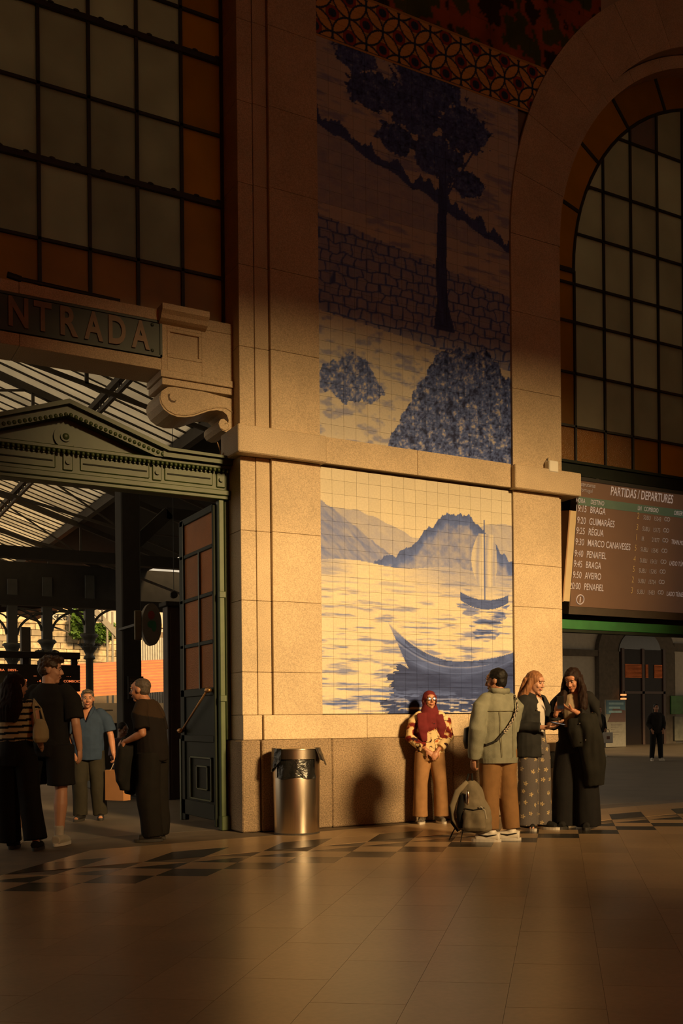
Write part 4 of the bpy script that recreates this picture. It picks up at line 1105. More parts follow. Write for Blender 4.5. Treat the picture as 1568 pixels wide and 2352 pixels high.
for k in range(6):
    z = zm - .12 - k * .1; MB().box(pa_.x + .3, pb_.x - .2 - (k % 3) * .2, 32.985, 33.0, z - .012, z + .012).build('print_line', mat('poster_grey_print', (.1, .09, .085)), post)
reparent(post)
ga, gb = on_y(1541, 1598, 35.6), on_y(1600, 1640, 35.6)
tag(MB().box(ga.x, gb.x, 35.6, 35.7, gb.z, ga.z, .01).build('green_notice', mat('notice_green', (.035, .11, .025), rough=.6, var=.3, scale=3)), 'green notice panel on the pale distant wall', 'notice')
gb2 = on_y(1600, 1700, 35.6)
tag(MB().box(ga.x + .2, gb2.x, 35.6, 35.7, gb2.z, gb.z - .1, .01).build('grey_notice', mat('notice_grey', (.12, .12, .09), rough=.6, var=.3, scale=3)), 'dull grey notice panel below the green notice', 'notice')
# unseen roof over that concourse, cut to steer sun and sky light
c2 = struct('ceiling_2', 'unseen dark roof shaping the light over the side concourse', 'ceiling')
MB().box(8.6, 60, 15.5, 24, 7.2, 7.5).build('roof_panel', SHEET_D, c2); MB().box(23, 60, 24, 42, 7.2, 7.5).build('roof_panel', SHEET_D, c2)
# ================================================================== departures board
BT, BB = Vector((8.80, 10.75, 4.385)), Vector((8.80, 11.0, 2.60))
BU = (BT - BB).normalized(); BN = Vector((1, 0, 0)).cross(BU).normalized()       # BN points into the hall
if BN.y > 0: BN = -BN
BLEN = (BT - BB).length
board = thing('departures_board', 'large brown electronic departures board hung tilted in the side bay', 'departures board', BB)
def bpt(x, h, d=0.): return BB + Vector((x, 0, 0)) + BU * h + BN * d
def on_board(u, v):
    d = ray(u, v); o = Vector((0, 0, EYE)); t = (BB - o).dot(BN) / d.dot(BN); p = o + d * t - BB
    return p.x, p.dot(BU)
def bquad(x0, x1, h0, h1, d0, d1, name, m):
    vs = [bpt(x, h, d) for d in (d0, d1) for x, h in ((x0, h0), (x1, h0), (x1, h1), (x0, h1))]
    return MB().add(vs, [(0, 1, 2, 3), (7, 6, 5, 4), (0, 4, 5, 1), (1, 5, 6, 2), (2, 6, 7, 3), (3, 7, 4, 0)]).build(name, m, board)
SCR = mat('board_screen', (.145, .082, .048), rough=.45, var=.07, scale=2, spec=.4, emit=(.40, .22, .13), estr=.055)
BTX = mat('board_text', (.40, .33, .29), rough=.6, emit=(.9, .72, .62), estr=.17)
BTX2 = mat('board_text_small', (.30, .24, .19), rough=.6, emit=(.8, .62, .5), estr=.10)
BTY = mat('board_text_amber', (.35, .22, .08), rough=.6, emit=(.9, .5, .15), estr=.11)
BHD = mat('board_header', (.085, .13, .085), rough=.5, emit=(.2, .4, .25), estr=.05)
BCA = mat('board_case', (.055, .040, .028), rough=.5)
BW = 5.4
bquad(0, BW, 0, .10, -.14, .006, 'case_lower_rail', BCA)
bquad(0, BW, .10, BLEN - .0, -.14, -.002, 'case_back', BCA)
bquad(.012, BW, .105, BLEN - .045, -.002, .004, 'screen', SCR)
bquad(0, BW, BLEN - .045, BLEN + .0, -.14, .02, 'case_top_rail', BLACK)
xh, h1 = on_board(1353, 1143.5); _, h0 = on_board(1353, 1163)
bquad(.014, BW, h0, h1, .004, .007, 'header_band', BHD)
# pale side panel fixed along the board's near edge
s1, t1 = on_board(1316, 1175); s0, t0 = on_board(1301, 1381)
OAK = mat('pale_side_panel', (.52, .40, .23), rough=.6, var=.06)
bquad(-.175, -.075, t0, t1, .0, .10, 'side_panel', OAK)
bquad(-.195, -.175, t0 - .01, t1, -.10, .10, 'side_panel_edge', mat('side_panel_brown', (.30, .17, .08), rough=.6))
def btext(txt, x, h, size, m, sx=1., bold=.0):
    me = text_mesh(txt, size, 0, 'LEFT', bold)
    for k in me.vertices: k.co = bpt(x + k.co.x * sx, h + k.co.y, .010)
    o = bpy.data.objects.new('text_line', me); COL.objects.link(o); o.parent = board; me.materials.append(m); return o
xt, ht = on_board(1400, 1137); btext('PARTIDAS / DEPARTURES', xt, ht, .165, BTX, .615, .002)
xl_, hl_ = on_board(1318, 1115); btext('Infraestruturas', xl_ - .05, hl_ + .005, .075, BTX2, .9, .001); btext('de Portugal', xl_ - .0, hl_ - .065, .075, BTX2, .9)
xd, _ = on_board(1353, 1178); xtm, _ = on_board(1319, 1176); xln, _ = on_board(1461, 1190); xsu, _ = on_board(1475.6, 1192); xnu, _ = on_board(1499.5, 1192); xic, _ = on_board(1523, 1195); xob, _ = on_board(1540.5, 1240)
hh_ = h0 + (h1 - h0) * .28
for t_, x_ in (('HORA', xtm), ('DESTINO', xd), ('LN', xln), ('COMBOIO', xsu), ('OBSERVAÇÕES', xob)): btext(t_, x_, hh_, .085, BTX, .66)
rows = [('19:15', 'BRAGA', '2', 'SUBU', '15243', ''), ('19:20', 'GUIMARÃES', '3', 'SUBU', '15175', ''), ('19:25', 'RÉGUA', '1', 'IR', '21877', 'TRAN.MOSELOS'), ('19:30', 'MARCO CANAVESES', '5', 'SUBU', '15545', ''), ('19:40', 'PENAFIEL', '4', 'SUBU', '15431', 'LADO TÚNEL'), ('19:45', 'BRAGA', '5', 'SUBU', '15245', ''), ('19:50', 'AVEIRO', '2', 'SUBU', '15754', ''), ('20:00', 'PENAFIEL', '3', 'SUBU', '15433', 'LADO TÚNEL')]
for (tm, de, ln, su, nu, ob), v in zip(rows, (1178, 1205, 1229, 1254.5, 1281, 1305, 1330, 1355.5)):
    _, h = on_board(1353, v)
    btext(tm, xtm, h, .125, BTX, .70); btext(de, xd, h, .125, BTX, .66, .001); btext(ln, xln, h, .12, BTY, .7); btext(su, xsu, h, .085, BTX2, .66); btext(nu, xnu, h, .085, BTX2, .66); 
    for q in (0, 1):
        m = MB().tube([bpt(xic + .035 + .05 * q + .026 * math.cos(a), h + .04 + .026 * math.sin(a), .010) for a in [2 * math.pi * i / 12 for i in range(13)]], .005, 4); m.build('operator_mark', BTX2, board)
    if ob: btext(ob, xob, h, .09, BTX, .62)
xi, hi = on_board(1331, 1377)
MB().tube([bpt(xi + .062 * math.cos(a), hi + .062 * math.sin(a), .010) for a in [2 * math.pi * i / 24 for i in range(25)]], .007, 5).build('info_ring', BTX, board)
btext('i', xi - .014, hi - .036, .11, BTX, 1.1, .003)
for x in (.4, 2.6, 4.8): MB().bar(bpt(x, BLEN, -.1), (BB.x + x, 11.2, 4.42), .05).build('board_hanger', BLACK, board)
reparent(board)

# ================================================================== white box on the pilaster
wa, wb_ = on_y(1261, 1056, 10.59), on_y(1283, 1086, 10.59)
wbx = thing('alarm_box', 'small white box fixed to the pilaster on the stone ledge beside the arched window', 'box', ((wa.x + wb_.x) / 2, 10.65, wb_.z))
MB().box(wa.x, wb_.x, 10.59, 10.698, wb_.z, wa.z, .012).build('box_case', mat('white_plastic', (.74, .70, .60), rough=.5, var=.03), wbx)
MB().tube([(wa.x + .02, 10.66, wa.z), (wa.x + .05, 10.68, wa.z + .05)], .006, 6).build('cable', BLACK, wbx)
reparent(wbx)
# two short pale cables hanging below the scroll bracket
for k, ((u0, v0), (u1, v1)) in enumerate((((525, 994), (507, 1053)), ((499, 1016), (505, 1052)))):
    a, b = on_y(u0, v0, 11.06), on_y(u1, v1, 11.06)
    tag(MB().tube([a, (a + b) / 2 + Vector((.02, 0, -.01)), b], .006, 6).build('loose_cable', mat('pale_cable', (.45, .27, .13), rough=.6)), ('longer' if k == 0 else 'shorter') + ' pale cable hanging under the scroll bracket', 'cable')

# ================================================================== steel litter bins with black liners
STEEL = mat('brushed_steel', (.60, .52, .42), rough=.30, metal=1., var=.06, scale=3, stretch=(60, 60, .6))
LINER = mat('black_plastic_liner', (.012, .012, .012), rough=.28, var=.3, scale=8, bump=.9, bscale=22, spec=.6)
def arc_sheet(m, r0, r1, a0, a1, ztop, zbot, n=18, t=.004, wob=.008, seed=0):
    """hanging sheet round an axis: ztop/zbot are functions of 0..1"""
    rr = random.Random(seed); base = len(m.v); rows_ = 6
    for j in range(rows_):
        f = j / (rows_ - 1)
        for i in range(n):
            q = i / (n - 1); a = a0 + (a1 - a0) * q
            z = ztop(q) + (zbot(q) - ztop(q)) * f
            r = r0 + (r1 - r0) * f + wob * math.sin(q * 21 + f * 3 + seed) * f + wob * .6 * (rr.random() - .5)
            m.v.append((r * math.sin(a), -r * math.cos(a), z))
    for j in range(rows_ - 1):
        for i in range(n - 1):
            k = base + j * n + i; m.f.append((k, k + 1, k + n + 1, k + n))
def bin_(loc, rz, label):
    b = thing('litter_bin', label, 'litter bin', loc, rz, 'steel litter bins by the wall')
    MB().lathe([(.236, 0), (.240, .02), (.250, .60), (.248, .615), (.236, .61), (.226, .03)], seg=40).build('body', STEEL, b, smooth=True)
    MB().lathe([(.243, .0), (.243, .018)], seg=40).build('base_ring', mat('dark_base_ring', (.06, .05, .04), rough=.5), b)
    # top band and the wall behind and beside the mouth
    m = MB(); arc_sheet(m, .254, .254, -math.pi, math.pi, lambda q: .905, lambda q: .80, 44, wob=0); m.build('top_band', STEEL, b, smooth=True, fix=False)
    m = MB(); arc_sheet(m, .251, .252, .78, 2 * math.pi - 1.02, lambda q: .81, lambda q: .60, 34, wob=0); m.build('mouth_surround', STEEL, b, smooth=True, fix=False)
    MB().lathe([(.256, .898), (.256, .908), (.215, .912), (.17, .905), (.17, .898)], seg=40).build('rim', STEEL, b, smooth=True)
    MB().lathe([(.20, .32), (.228, .5), (.238, .62), (.236, .80), (.225, .88), (.215, .88), (.225, .62), (.19, .34)], seg=30).build('liner_bag', LINER, b, smooth=True)
    m = MB(); arc_sheet(m, .246, .262, -.95, .80, lambda q: .80 - .10 * abs(2 * q - 1) ** 2, lambda q: .600 - .012 * math.sin(q * 9), 26, seed=2); m.build('liner_flap', LINER, b, smooth=True, fix=False)
    m = MB(); arc_sheet(m, .259, .268, -2.2, -.72, lambda q: .914, lambda q: .66 + .12 * max(0, 2 * q - 1), 20, seed=4); m.build('liner_drape', LINER, b, smooth=True, fix=False)
    m = MB(); arc_sheet(m, .259, .315,   .80, 2.2, lambda q: .914, lambda q: .72 + .09 * abs(2 * q - .9), 20, seed=7); m.build('liner_drape', LINER, b, smooth=True, fix=False)
    return b
p = on_z(680, 1913)
bin_((p.x, p.y - .02, 0), math.radians(-19), 'steel litter bin with black liner below the pilaster next to the entrance')
bin_((8.10, 10.37, 0), math.radians(-30), 'steel litter bin half hidden behind the two women with phones')
# ================================================================== people
def remeshed(name, mb, voxel, m, parent, smooth=2, disp=None, cut=None, paint=None, kill=None):
    """fuse overlapping closed shapes into one continuous surface"""
    me = bpy.data.meshes.new(name); me.from_pydata(mb.v, [], mb.f)
    b = bmesh.new(); b.from_mesh(me); bmesh.ops.recalc_face_normals(b, faces=b.faces); b.to_mesh(me); b.free()
    o = bpy.data.objects.new(name, me)
    r = o.modifiers.new('fuse', 'REMESH'); r.mode = 'VOXEL'; r.voxel_size = voxel; r.use_smooth_shade = True
    if smooth:
        s = o.modifiers.new('soften', 'SMOOTH'); s.iterations = smooth; s.factor = .5
    m2 = to_mesh(o); COL.objects.link(o); o.modifiers.clear(); o.data = m2; bpy.data.meshes.remove(me); m2.name = name
    if disp:
        n = len(m2.vertices); co = np.empty(n * 3); m2.vertices.foreach_get('co', co); co = co.reshape(-1, 3)
        no = np.empty(n * 3); m2.vertices.foreach_get('normal', no); no = no.reshape(-1, 3)
        m2.vertices.foreach_set('co', (co + no * np.array([disp(V(c)) for c in co])[:, None]).ravel()); m2.update()
    if cut:
        b = bmesh.new(); b.from_mesh(m2); bmesh.ops.delete(b, geom=[v for v in b.verts if cut(v.co)], context='VERTS'); b.to_mesh(m2); b.free()
    m2.materials.clear(); m2.materials.append(m)
    if paint:
        n = len(m2.vertices); co = np.empty(n * 3); m2.vertices.foreach_get('co', co); co = co.reshape(-1, 3)
        cs = paint(co); at = m2.color_attributes.new('paint', 'FLOAT_COLOR', 'POINT')
        at.data.foreach_set('color', np.hstack([cs, np.ones((n, 1))]).astype(np.float32).ravel())
    m2.polygons.foreach_set('use_smooth', [True] * len(m2.polygons))
    o.parent = parent
    return o
V = Vector
SKIN = {'light': mat('skin_light', (.52, .27, .17), rough=.5, var=.07, scale=9), 'warm': mat('skin_warm', (.45, .20, .11), rough=.5, var=.07, scale=9), 'tan': mat('skin_tan', (.34, .16, .09), rough=.5, var=.07, scale=9), 'dark': mat('skin_brown', (.20, .095, .055), rough=.5, var=.07, scale=9)}
EYE_W = mat('eye_white', (.55, .5, .45), rough=.2); EYE_D = mat('eye_dark', (.015, .01, .008), rough=.2)
LIPS = mat('lips', (.32, .09, .07), rough=.4)
def folds(amp, sx=9, sz=3, seed=0):
    return lambda c: amp * (noise.noise(V((c.x * sx + seed, c.y * sx, c.z * sz))) + .5 * noise.noise(V((c.x * sx * 2 + seed, c.y * sx * 2, c.z * sz * 2.4))))
class Person:
    def __init__(s, label, u, v, H, psi, skin='light', voxel=.0075, loc=None, group=None):
        p = on_z(u, v) if loc is None else V(loc)
        s.root = thing('person', label, 'person', (p.x, p.y, 0), -PHI + math.radians(psi), group)
        s.root.scale = (H / 1.7,) * 3
        s.skin = SKIN[skin]; s.vx = voxel; s.b = MB(); s.M = Matrix.Identity(4)
    def head(s, c=(0, -.01, 1.575), yaw=0, pitch=0, roll=0, wide=1., brow=True, ears=True):
        """yaw + turns to the person's left, pitch + looks up"""
        M = Matrix.Translation(c) @ Matrix.Rotation(math.radians(yaw), 4, 'Z') @ Matrix.Rotation(math.radians(-pitch), 4, 'X') @ Matrix.Rotation(math.radians(roll), 4, 'Y')
        s.M = M; R = M.to_3x3(); b = s.b
        E = lambda p, r: b.ell(M @ V(p), r, R, 16, 11)
        E((0, .014, .022), (.073 * wide, .092, .092)); E((0, -.016, -.036), (.058 * wide, .066, .078)); E((0, -.030, -.012), (.060 * wide, .052, .06))
        E((0, -.058, -.098), (.024, .022, .02)); E((0, -.055, .045), (.052, .03, .03))
        for q in (-1, 1):
            E((q * .034, -.060, -.028), (.022, .02, .022)); E((q * .030, -.075, .026), (.022, .011, .007))
            if ears: E((q * .074 * wide, .012, -.008), (.010, .020, .031))
        b.tube([M @ V((0, -.078, .022)), M @ V((0, -.094, -.004)), M @ V((0, -.106, -.026)), M @ V((0, -.090, -.036))], [.008, .010, .0135, .008], 8)
        for q in (-1, 1): E((q * .012, -.090, -.030), (.008, .010, .007))
        E((0, -.083, -.058), (.022, .009, .006)); E((0, -.081, -.069), (.019, .010, .007))
        nb = V((0, .02, 1.40)) if not hasattr(s, 'neckbase') else s.neckbase
        b.tube([nb, M @ V((0, .02, -.06)), M @ V((0, .012, -.02))], [.060, .052, .05], 12)
        return s
    def face(s, smile=0., brow_col=(.05, .03, .02), glasses=False):
        M = s.M; R = M.to_3x3(); r = s.root
        hd = s.body
        for q in (-1, 1):
            e = MB().ell(M @ V((q * .030, -.0775, .010)), (.0125, .006, .0065), R, 10, 6).build('eye', EYE_W, hd, smooth=True)
            MB().ell(M @ V((q * .030, -.0825, .010)), (.006, .003, .006), R, 8, 6).build('iris', EYE_D, hd, smooth=True)
            MB().tube([M @ V((q * .014, -.086, .029)), M @ V((q * .030, -.088, .034)), M @ V((q * .048, -.076, .027))], [.0035, .004, .0025], 6).build('eyebrow', mat('brow_%d' % int(brow_col[0] * 1000), brow_col, rough=.8), hd)
        MB().tube([M @ V((-.024, -.080, -.060 + .008 * smile)), M @ V((-.010, -.0905, -.063)), M @ V((.010, -.0905, -.063)), M @ V((.024, -.080, -.060 + .008 * smile))], .0042, 6).build('mouth', LIPS, hd)
        if glasses:
            g = MB()
            for q in (-1, 1): g.tube([M @ V((q * .031 + .023 * math.cos(a), -.097 + .006 * abs(math.cos(a)), .006 + .020 * math.sin(a))) for a in [2 * math.pi * i / 16 for i in range(17)]], .0018, 5)
            g.tube([M @ V((-.009, -.098, .010)), M @ V((.009, -.098, .010))], .0018, 5)
            for q in (-1, 1): g.tube([M @ V((q * .054, -.090, .010)), M @ V((q * .076, -.01, .012))], .0018, 5)
            gl = g.build('glasses', mat('glasses_wire', (.45, .38, .30), rough=.3, metal=.8), r)
            for q in (-1, 1): MB().ell(M @ V((q * .031, -.096, .006)), (.021, .0012, .018), R, 12, 6).build('lens', mat('lens_glass', (.5, .55, .75), rough=.08, trans=.75, spec=.8), gl, smooth=True)
    def torso(s, secs=None):
        s.b.loft(secs or [(0, 0, .86, .10, .08), (0, 0, .95, .125, .09), (0, 0, 1.08, .11, .08), (0, 0, 1.27, .13, .09), (0, 0, 1.37, .12, .07), (0, .01, 1.43, .06, .055)]); return s
    def arm(s, sh, el, wr, r=1.):
        sh, el, wr = V(sh), V(el), V(wr)
        s.b.tube([sh, sh.lerp(el, .5), el], [.046 * r, .042 * r, .037 * r], 10)
        s.b.tube([el, el.lerp(wr, .35), wr], [.037 * r, .039 * r, .026 * r], 10); s.b.ell(el, .037 * r); return s
    def hand(s, wr, d, n, side=1, curl=.35, spread=1., thumb=(.6, .65, .35), k=1.):
        wr, d, n = V(wr), V(d).normalized(), V(n).normalized(); n = (n - d * n.dot(d)).normalized(); w = d.cross(n) * side
        R = Matrix((w, d, n)).transposed()
        s.b.ell(wr + d * .045 * k, (.038 * k, .055 * k, .017 * k), R, 12, 8); s.b.tube([wr - d * .03, wr + d * .03], [.026 * k, .024 * k], 8)
        for i, L in enumerate((.070, .079, .074, .058)):
            p = wr + d * (.083 - (.006 if i in (0, 3) else 0)) * k + w * (.0285 - .0190 * i) * spread * k; pts = [p - d * .02]
            a = curl * .6; pts.append(p)
            for t in (.42, .33, .25):
                p = p + (d * math.cos(a) + n * math.sin(a)) * L * t * k; pts.append(p); a += curl
            s.b.tube(pts, [.0095 * k, .0098 * k, .0092 * k, .0086 * k, .0070 * k], 8)
        p = wr + d * .022 * k + w * .026 * k; td = (d * thumb[0] + w * thumb[1] + n * thumb[2]).normalized(); p2 = p + td * .042 * k; td2 = (td + d * .5 + n * .25).normalized()
        s.b.tube([p, p2, p2 + td2 * .034 * k], [.013 * k, .0115 * k, .008 * k], 8)
        return s
    def leg(s, hip, kn, an, r=1.):
        hip, kn, an = V(hip), V(kn), V(an)
        s.b.tube([hip, hip.lerp(kn, .5), kn], [.078 * r, .066 * r, .050 * r], 12); s.b.ell(kn, .050 * r)
        s.b.tube([kn, kn.lerp(an, .32), kn.lerp(an, .65), an], [.049 * r, .056 * r, .044 * r, .034 * r], 12); return s
    def foot(s, an, yaw=0, L=.25):
        an = V(an); f = V((math.sin(math.radians(yaw)), -math.cos(math.radians(yaw)), 0))
        s.b.tube([an + V((0, 0, .0)), V((an.x, an.y, .045)) + f * .02, V((an.x, an.y, .03)) + f * (L * .6)], [.036, .038, .028], 10); return s
    def done(s):
        s.body = remeshed('body', s.b, s.vx, s.skin, s.root, smooth=2); return s
    def wear(s, name, mb, m, voxel=.010, smooth=3, disp=None, cut=None, paint=None, parent=None):
        return remeshed(name, mb, voxel, m, parent or s.root, smooth, disp, cut, paint)
    def shoe(s, an, yaw, m, sole_m, L=.27, W=.045, high=.10, voxel=.008):
        an = V(an); f = V((math.sin(math.radians(yaw)), -math.cos(math.radians(yaw)), 0)); R = Matrix.Rotation(math.radians(yaw), 3, 'Z')
        c = V((an.x, an.y, 0)); heel = c - f * (L * .26); toe = c + f * (L * .62)
        u = MB(); u.tube([V((an.x, an.y, high)), c + V((0, 0, .06))], [.042, .048], 12)
        u.tube([heel + V((0, 0, .052)), c + V((0, 0, .058)), c + f * L * .3 + V((0, 0, .045)), toe - f * .03 + V((0, 0, .036))], [W * .86, W, W * .98, W * .78], 12)
        up = s.wear('shoe', u, m, voxel, 2)
        so = MB(); n = 20
        prof = []
        for i in range(n):
            a = 2 * math.pi * i / n; x = W * 1.02 * math.cos(a) * (1 + .10 * math.sin(a)); y = (L * .5) * math.sin(a)
            prof.append((c + f * (L * .18) + R @ V((x, -y, 0))).to_2d())
        so.prism([(q.x, q.y) for q in prof], .0, .028, 'z').build('sole', sole_m, up)
        return up

TSECS = lambda hem, k=1., lean=(0, 0), belly=1.: [(0 + lean[0] * 0, 0, hem, .172 * k, .128 * k * belly), (0, 0, (hem + 1.08) / 2, .166 * k, .124 * k * belly), (lean[0] * .3, lean[1] * .3, 1.10, .158 * k, .118 * k * belly), (lean[0] * .7, lean[1] * .7, 1.27, .176 * k, .122 * k), (lean[0], lean[1], 1.37, .166 * k, .098 * k), (lean[0], lean[1], 1.42, .10 * k, .075 * k), (lean[0], lean[1] + .01, 1.45, .066, .062)]
def sleeve(mb, pts, rad): mb.tube([V(p) for p in pts], rad, 24); mb.ell(pts[0], rad[0] * .98); return mb
def trousers(mb, legs, waist=1.02, k=1., hipw=.175, crotch=.80):
    mb.loft([(0, 0, crotch, hipw * .92 * k, .125 * k), (0, 0, .90, hipw * k, .132 * k), (0, 0, waist, hipw * .88 * k, .115 * k)])
    for pts, rad in legs: mb.tube([V(p) for p in pts], rad, 26)
    return mb

SOLE_W = mat('white_sole', (.60, .55, .48), rough=.6, var=.05); SOLE_D = mat('dark_sole', (.03, .026, .022), rough=.7)
CLOTH = lambda name, c, **k: mat(name, c, rough=k.pop('rough', .85), var=k.pop('var', .10), scale=k.pop('scale', 14), bump=k.pop('bump', .15), bscale=k.pop('bscale', 160), spec=.2, **k)
PAT = mat_attr('patterned_cloth', rough=.85, spec=.15, grain=.08, gscale=120)

# ---------------------------------------------------------------- woman in a maroon headscarf leaning by the wall
P = Person('woman in maroon headscarf, floral blouse and tan trousers standing against the plinth', 983, 1889, 1.55, 8, 'warm', .0068, loc=(6.285, 10.44, 0))
P.torso().head((0, -.015, 1.565), yaw=12, pitch=8, wide=1.06)
for q in (-1, 1):
    P.leg((q * .09, 0, .90), (q * .105, -.02, .49), (q * .105, .02, .09)).foot((q * .105, .02, .09), q * 14)
aL = ((.175, 0, 1.36), (.245, .02, 1.10), (.075, -.150, .925)); aR = ((-.175, 0, 1.36), (-.245, .02, 1.10), (-.065, -.155, .935))
P.arm(*aL).arm(*aR)
P.hand(aR[2], (.75, -.15, -.62), (.1, .9, -.3), -1, .45, k=.95).hand(aL[2], (-.45, -.35, -.8), (-.2, .9, -.3), 1, .5, k=.95).done()
P.face(.3, glasses=True)
blouse = MB().loft(TSECS(.86, 1.10))
for a in (aL, aR):
    s_ = 1 if a[0][0] > 0 else -1
    sleeve(blouse, [(s_ * .13, 0, 1.37), (s_ * .20, .005, 1.30), a[1], V(a[1]).lerp(V(a[2]), .82)], [.066, .078, .078, .066])
def floral(co):
    x, y, z = co[:, 0], co[:, 1], co[:, 2]
    w = fbm(x * 13 + y * 6 + 3, z * 13 + y * 5, 70, 2); w2 = np.abs(fbm(x * 10 + 2 * w + 9, z * 10 + y * 8, 72, 2) - .5)
    c = np.tile(np.array(srgb(214, 186, 138)[:3]), (len(x), 1))
    c[(w > .57) & (w2 > .03)] = srgb(170, 100, 56)[:3]; c[(w > .62)] = srgb(112, 34, 34)[:3]; c[(w2 < .030)] = srgb(52, 26, 30)[:3]
    return c
P.wear('blouse', blouse, PAT, .008, 2, folds(.010, 8, 5, 3), paint=floral)
hijab = MB(); M = P.M; R3 = M.to_3x3()
hijab.ell(M @ V((0, .022, .010)), (.094, .112, .128), R3, 18, 14)
hijab.loft([(0, -.02, 1.13, .10, .10), (0, -.02, 1.22, .150, .125), (0, -.005, 1.33, .165, .118), (0, .005, 1.42, .125, .10), (0, .0, 1.50, .088, .09)])
hijab.tube([(-.115, -.085, 1.40), (-.105, -.135, 1.20), (-.085, -.140, 1.04)], [.055, .062, .03], 16, flat=(1.1, .4))
hijab.tube([(.10, -.09, 1.38), (.135, -.12, 1.22), (.13, -.10, 1.09)], [.055, .062, .02], 16, flat=(1.1, .4))
Mi = M.inverted()
def face_hole(c):
    p = Mi @ c; return p.y < -.02 and (p.x / .064) ** 2 + ((p.z + .020) / (.088 if p.z > -.02 else .082)) ** 2 < 1
P.wear('headscarf', hijab, CLOTH('maroon_scarf', (.135, .016, .018), bump=.1), .008, 3, folds(.012, 7, 9, 8), cut=face_hole)
tr = trousers(MB(), [([(q * .085, 0, .90), (q * .124, -.015, .50), (q * .136, .0, .085)], [.110, .090, .098]) for q in (-1, 1)], 1.0, 1.02)
P.wear('trousers', tr, CLOTH('tan_trousers', (.33, .175, .075)), .009, 3, folds(.009, 7, 1.6, 1))
SNK = mat('grey_sneaker', (.10, .085, .07), rough=.7, var=.5, scale=30)
for q in (-1, 1): P.shoe((q * .112, -.01, .09), q * 16, SNK, SOLE_W)

# ---------------------------------------------------------------- person in a pale denim jacket, back turned
P = Person('person in pale green denim jacket and tan trousers, back turned, holding a backpack', 1146, 1931, 1.72, -148, 'tan', .0072)
DEN = P
P.torso().head((0, -.035, 1.565), yaw=38, pitch=-8, wide=1.04)
lL = ((.09, 0, .90), (.085, -.02, .50), (.11, .03, .09)); lR = ((-.09, 0, .90), (-.10, .0, .50), (-.12, .04, .09))
P.leg(*lL).leg(*lR).foot(lL[2], 40).foot(lR[2], 40)
aL = ((.19, 0, 1.36), (.27, .03, 1.09), (.255, -.06, .80)); aR = ((-.19, 0, 1.36), (-.215, -.06, 1.10), (-.10, -.22, 1.02))
P.arm(*aL).arm(*aR).hand(aL[2], (0, -.05, -1), (-1, -.2, 0), -1, 1.1, thumb=(.5, .5, .6)).hand(aR[2], (.6, -.5, -.2), (.3, .8, 0), -1, .5).done()
P.face(0)
hair = MB(); M = P.M; R3 = M.to_3x3()
hair.ell(M @ V((0, .030, .036)), (.083, .097, .088), R3, 16, 12); hair.ell(M @ V((0, .045, -.015)), (.074, .068, .072), R3, 14, 10)
P.wear('hair', hair, mat('near_black_hair', (.010, .008, .007), rough=.6, spec=.2, var=.3, scale=60), .008, 2, folds(.006, 30, 30, 2))
DENIM = CLOTH('pale_denim', (.235, .235, .175), var=.16, scale=10, bump=.35, bscale=220)
jk = MB().loft([(0, 0, .765, .195, .145), (0, 0, .85, .205, .152), (0, 0, 1.10, .205, .15), (0, -.005, 1.28, .215, .15), (0, 0, 1.37, .190, .12), (0, 0, 1.43, .115, .10), (0, .0, 1.475, .085, .085)])
sleeve(jk, [(.14, 0, 1.375), (.215, .01, 1.31), aL[1], V(aL[1]).lerp(V(aL[2]), .5), V(aL[1]).lerp(V(aL[2]), .96)], [.070, .080, .082, .078, .060])
sleeve(jk, [(-.14, 0, 1.375), (-.215, -.0, 1.31), aR[1], V(aR[1]).lerp(V(aR[2]), .8)], [.070, .080, .078, .066])
jo = P.wear('denim_jacket', jk, DENIM, .0085, 2, folds(.011, 7, 6, 5))
SEAM = mat('denim_seam', (.15, .135, .075), rough=.9)
MB().loft([(0, 0, .762, .204, .153), (0, 0, .812, .212, .159)], 32).build('waistband', DENIM, jo)
def ring_pts(z, rx, ry, a0, a1, n=16, dz=0): return [(rx * math.cos(a0 + (a1 - a0) * i / n), ry * math.sin(a0 + (a1 - a0) * i / n), z + dz * math.sin(math.pi * i / n)) for i in range(n + 1)]
MB().tube(ring_pts(1.265, .217, .154, .25, math.pi - .25), .0035, 5).build('yoke_seam', SEAM, jo)
for x in (-.085, .085): MB().tube([(x, .150, 1.26), (x * .9, .156, 1.05), (x * .8, .160, .82)], .003, 5).build('back_seam', SEAM, jo)
MB().tube([(-.075, -.03, 1.475), (-.09, .06, 1.46), (0, .108, 1.455), (.09, .06, 1.46), (.075, -.03, 1.475)], [.022, .026, .028, .026, .022], 8, flat=(.55, 1.1)).build('collar', DENIM, jo, smooth=True)
TAN2 = CLOTH('brown_trousers', (.235, .125, .050))
tr = trousers(MB(), [([(.09, 0, .90), (.095, -.02, .50), (.115, .02, .115)], [.112, .098, .086]), ([(-.09, 0, .90), (-.105, .0, .50), (-.125, .035, .115)], [.112, .098, .086])], .98, 1.02)
P.wear('trousers', tr, TAN2, .009, 2, folds(.011, 7, 3, 9))
WSH = mat('white_leather', (.80, .74, .64), rough=.5, var=.05)
for l, yw in ((lL, 42), (lR, 46)):
    sh = P.shoe((l[2][0], l[2][1] - .0, .09), yw, WSH, SOLE_W, L=.30, W=.05, high=.115)
    f = V((math.sin(math.radians(yw)), -math.cos(math.radians(yw)), 0)); rt = V((f.y, -f.x, 0))
    for sg in (-1, 1): MB().tube([V(l[2]) * 0 + V((l[2][0], l[2][1], .075)) - f * .06 + rt * sg * .050, V((l[2][0], l[2][1], .058)) + f * .03 + rt * sg * .0535, V((l[2][0], l[2][1], .068)) + f * .12 + rt * sg * .046], [.004, .009, .003], 6).build('stripe', BLACK, sh)
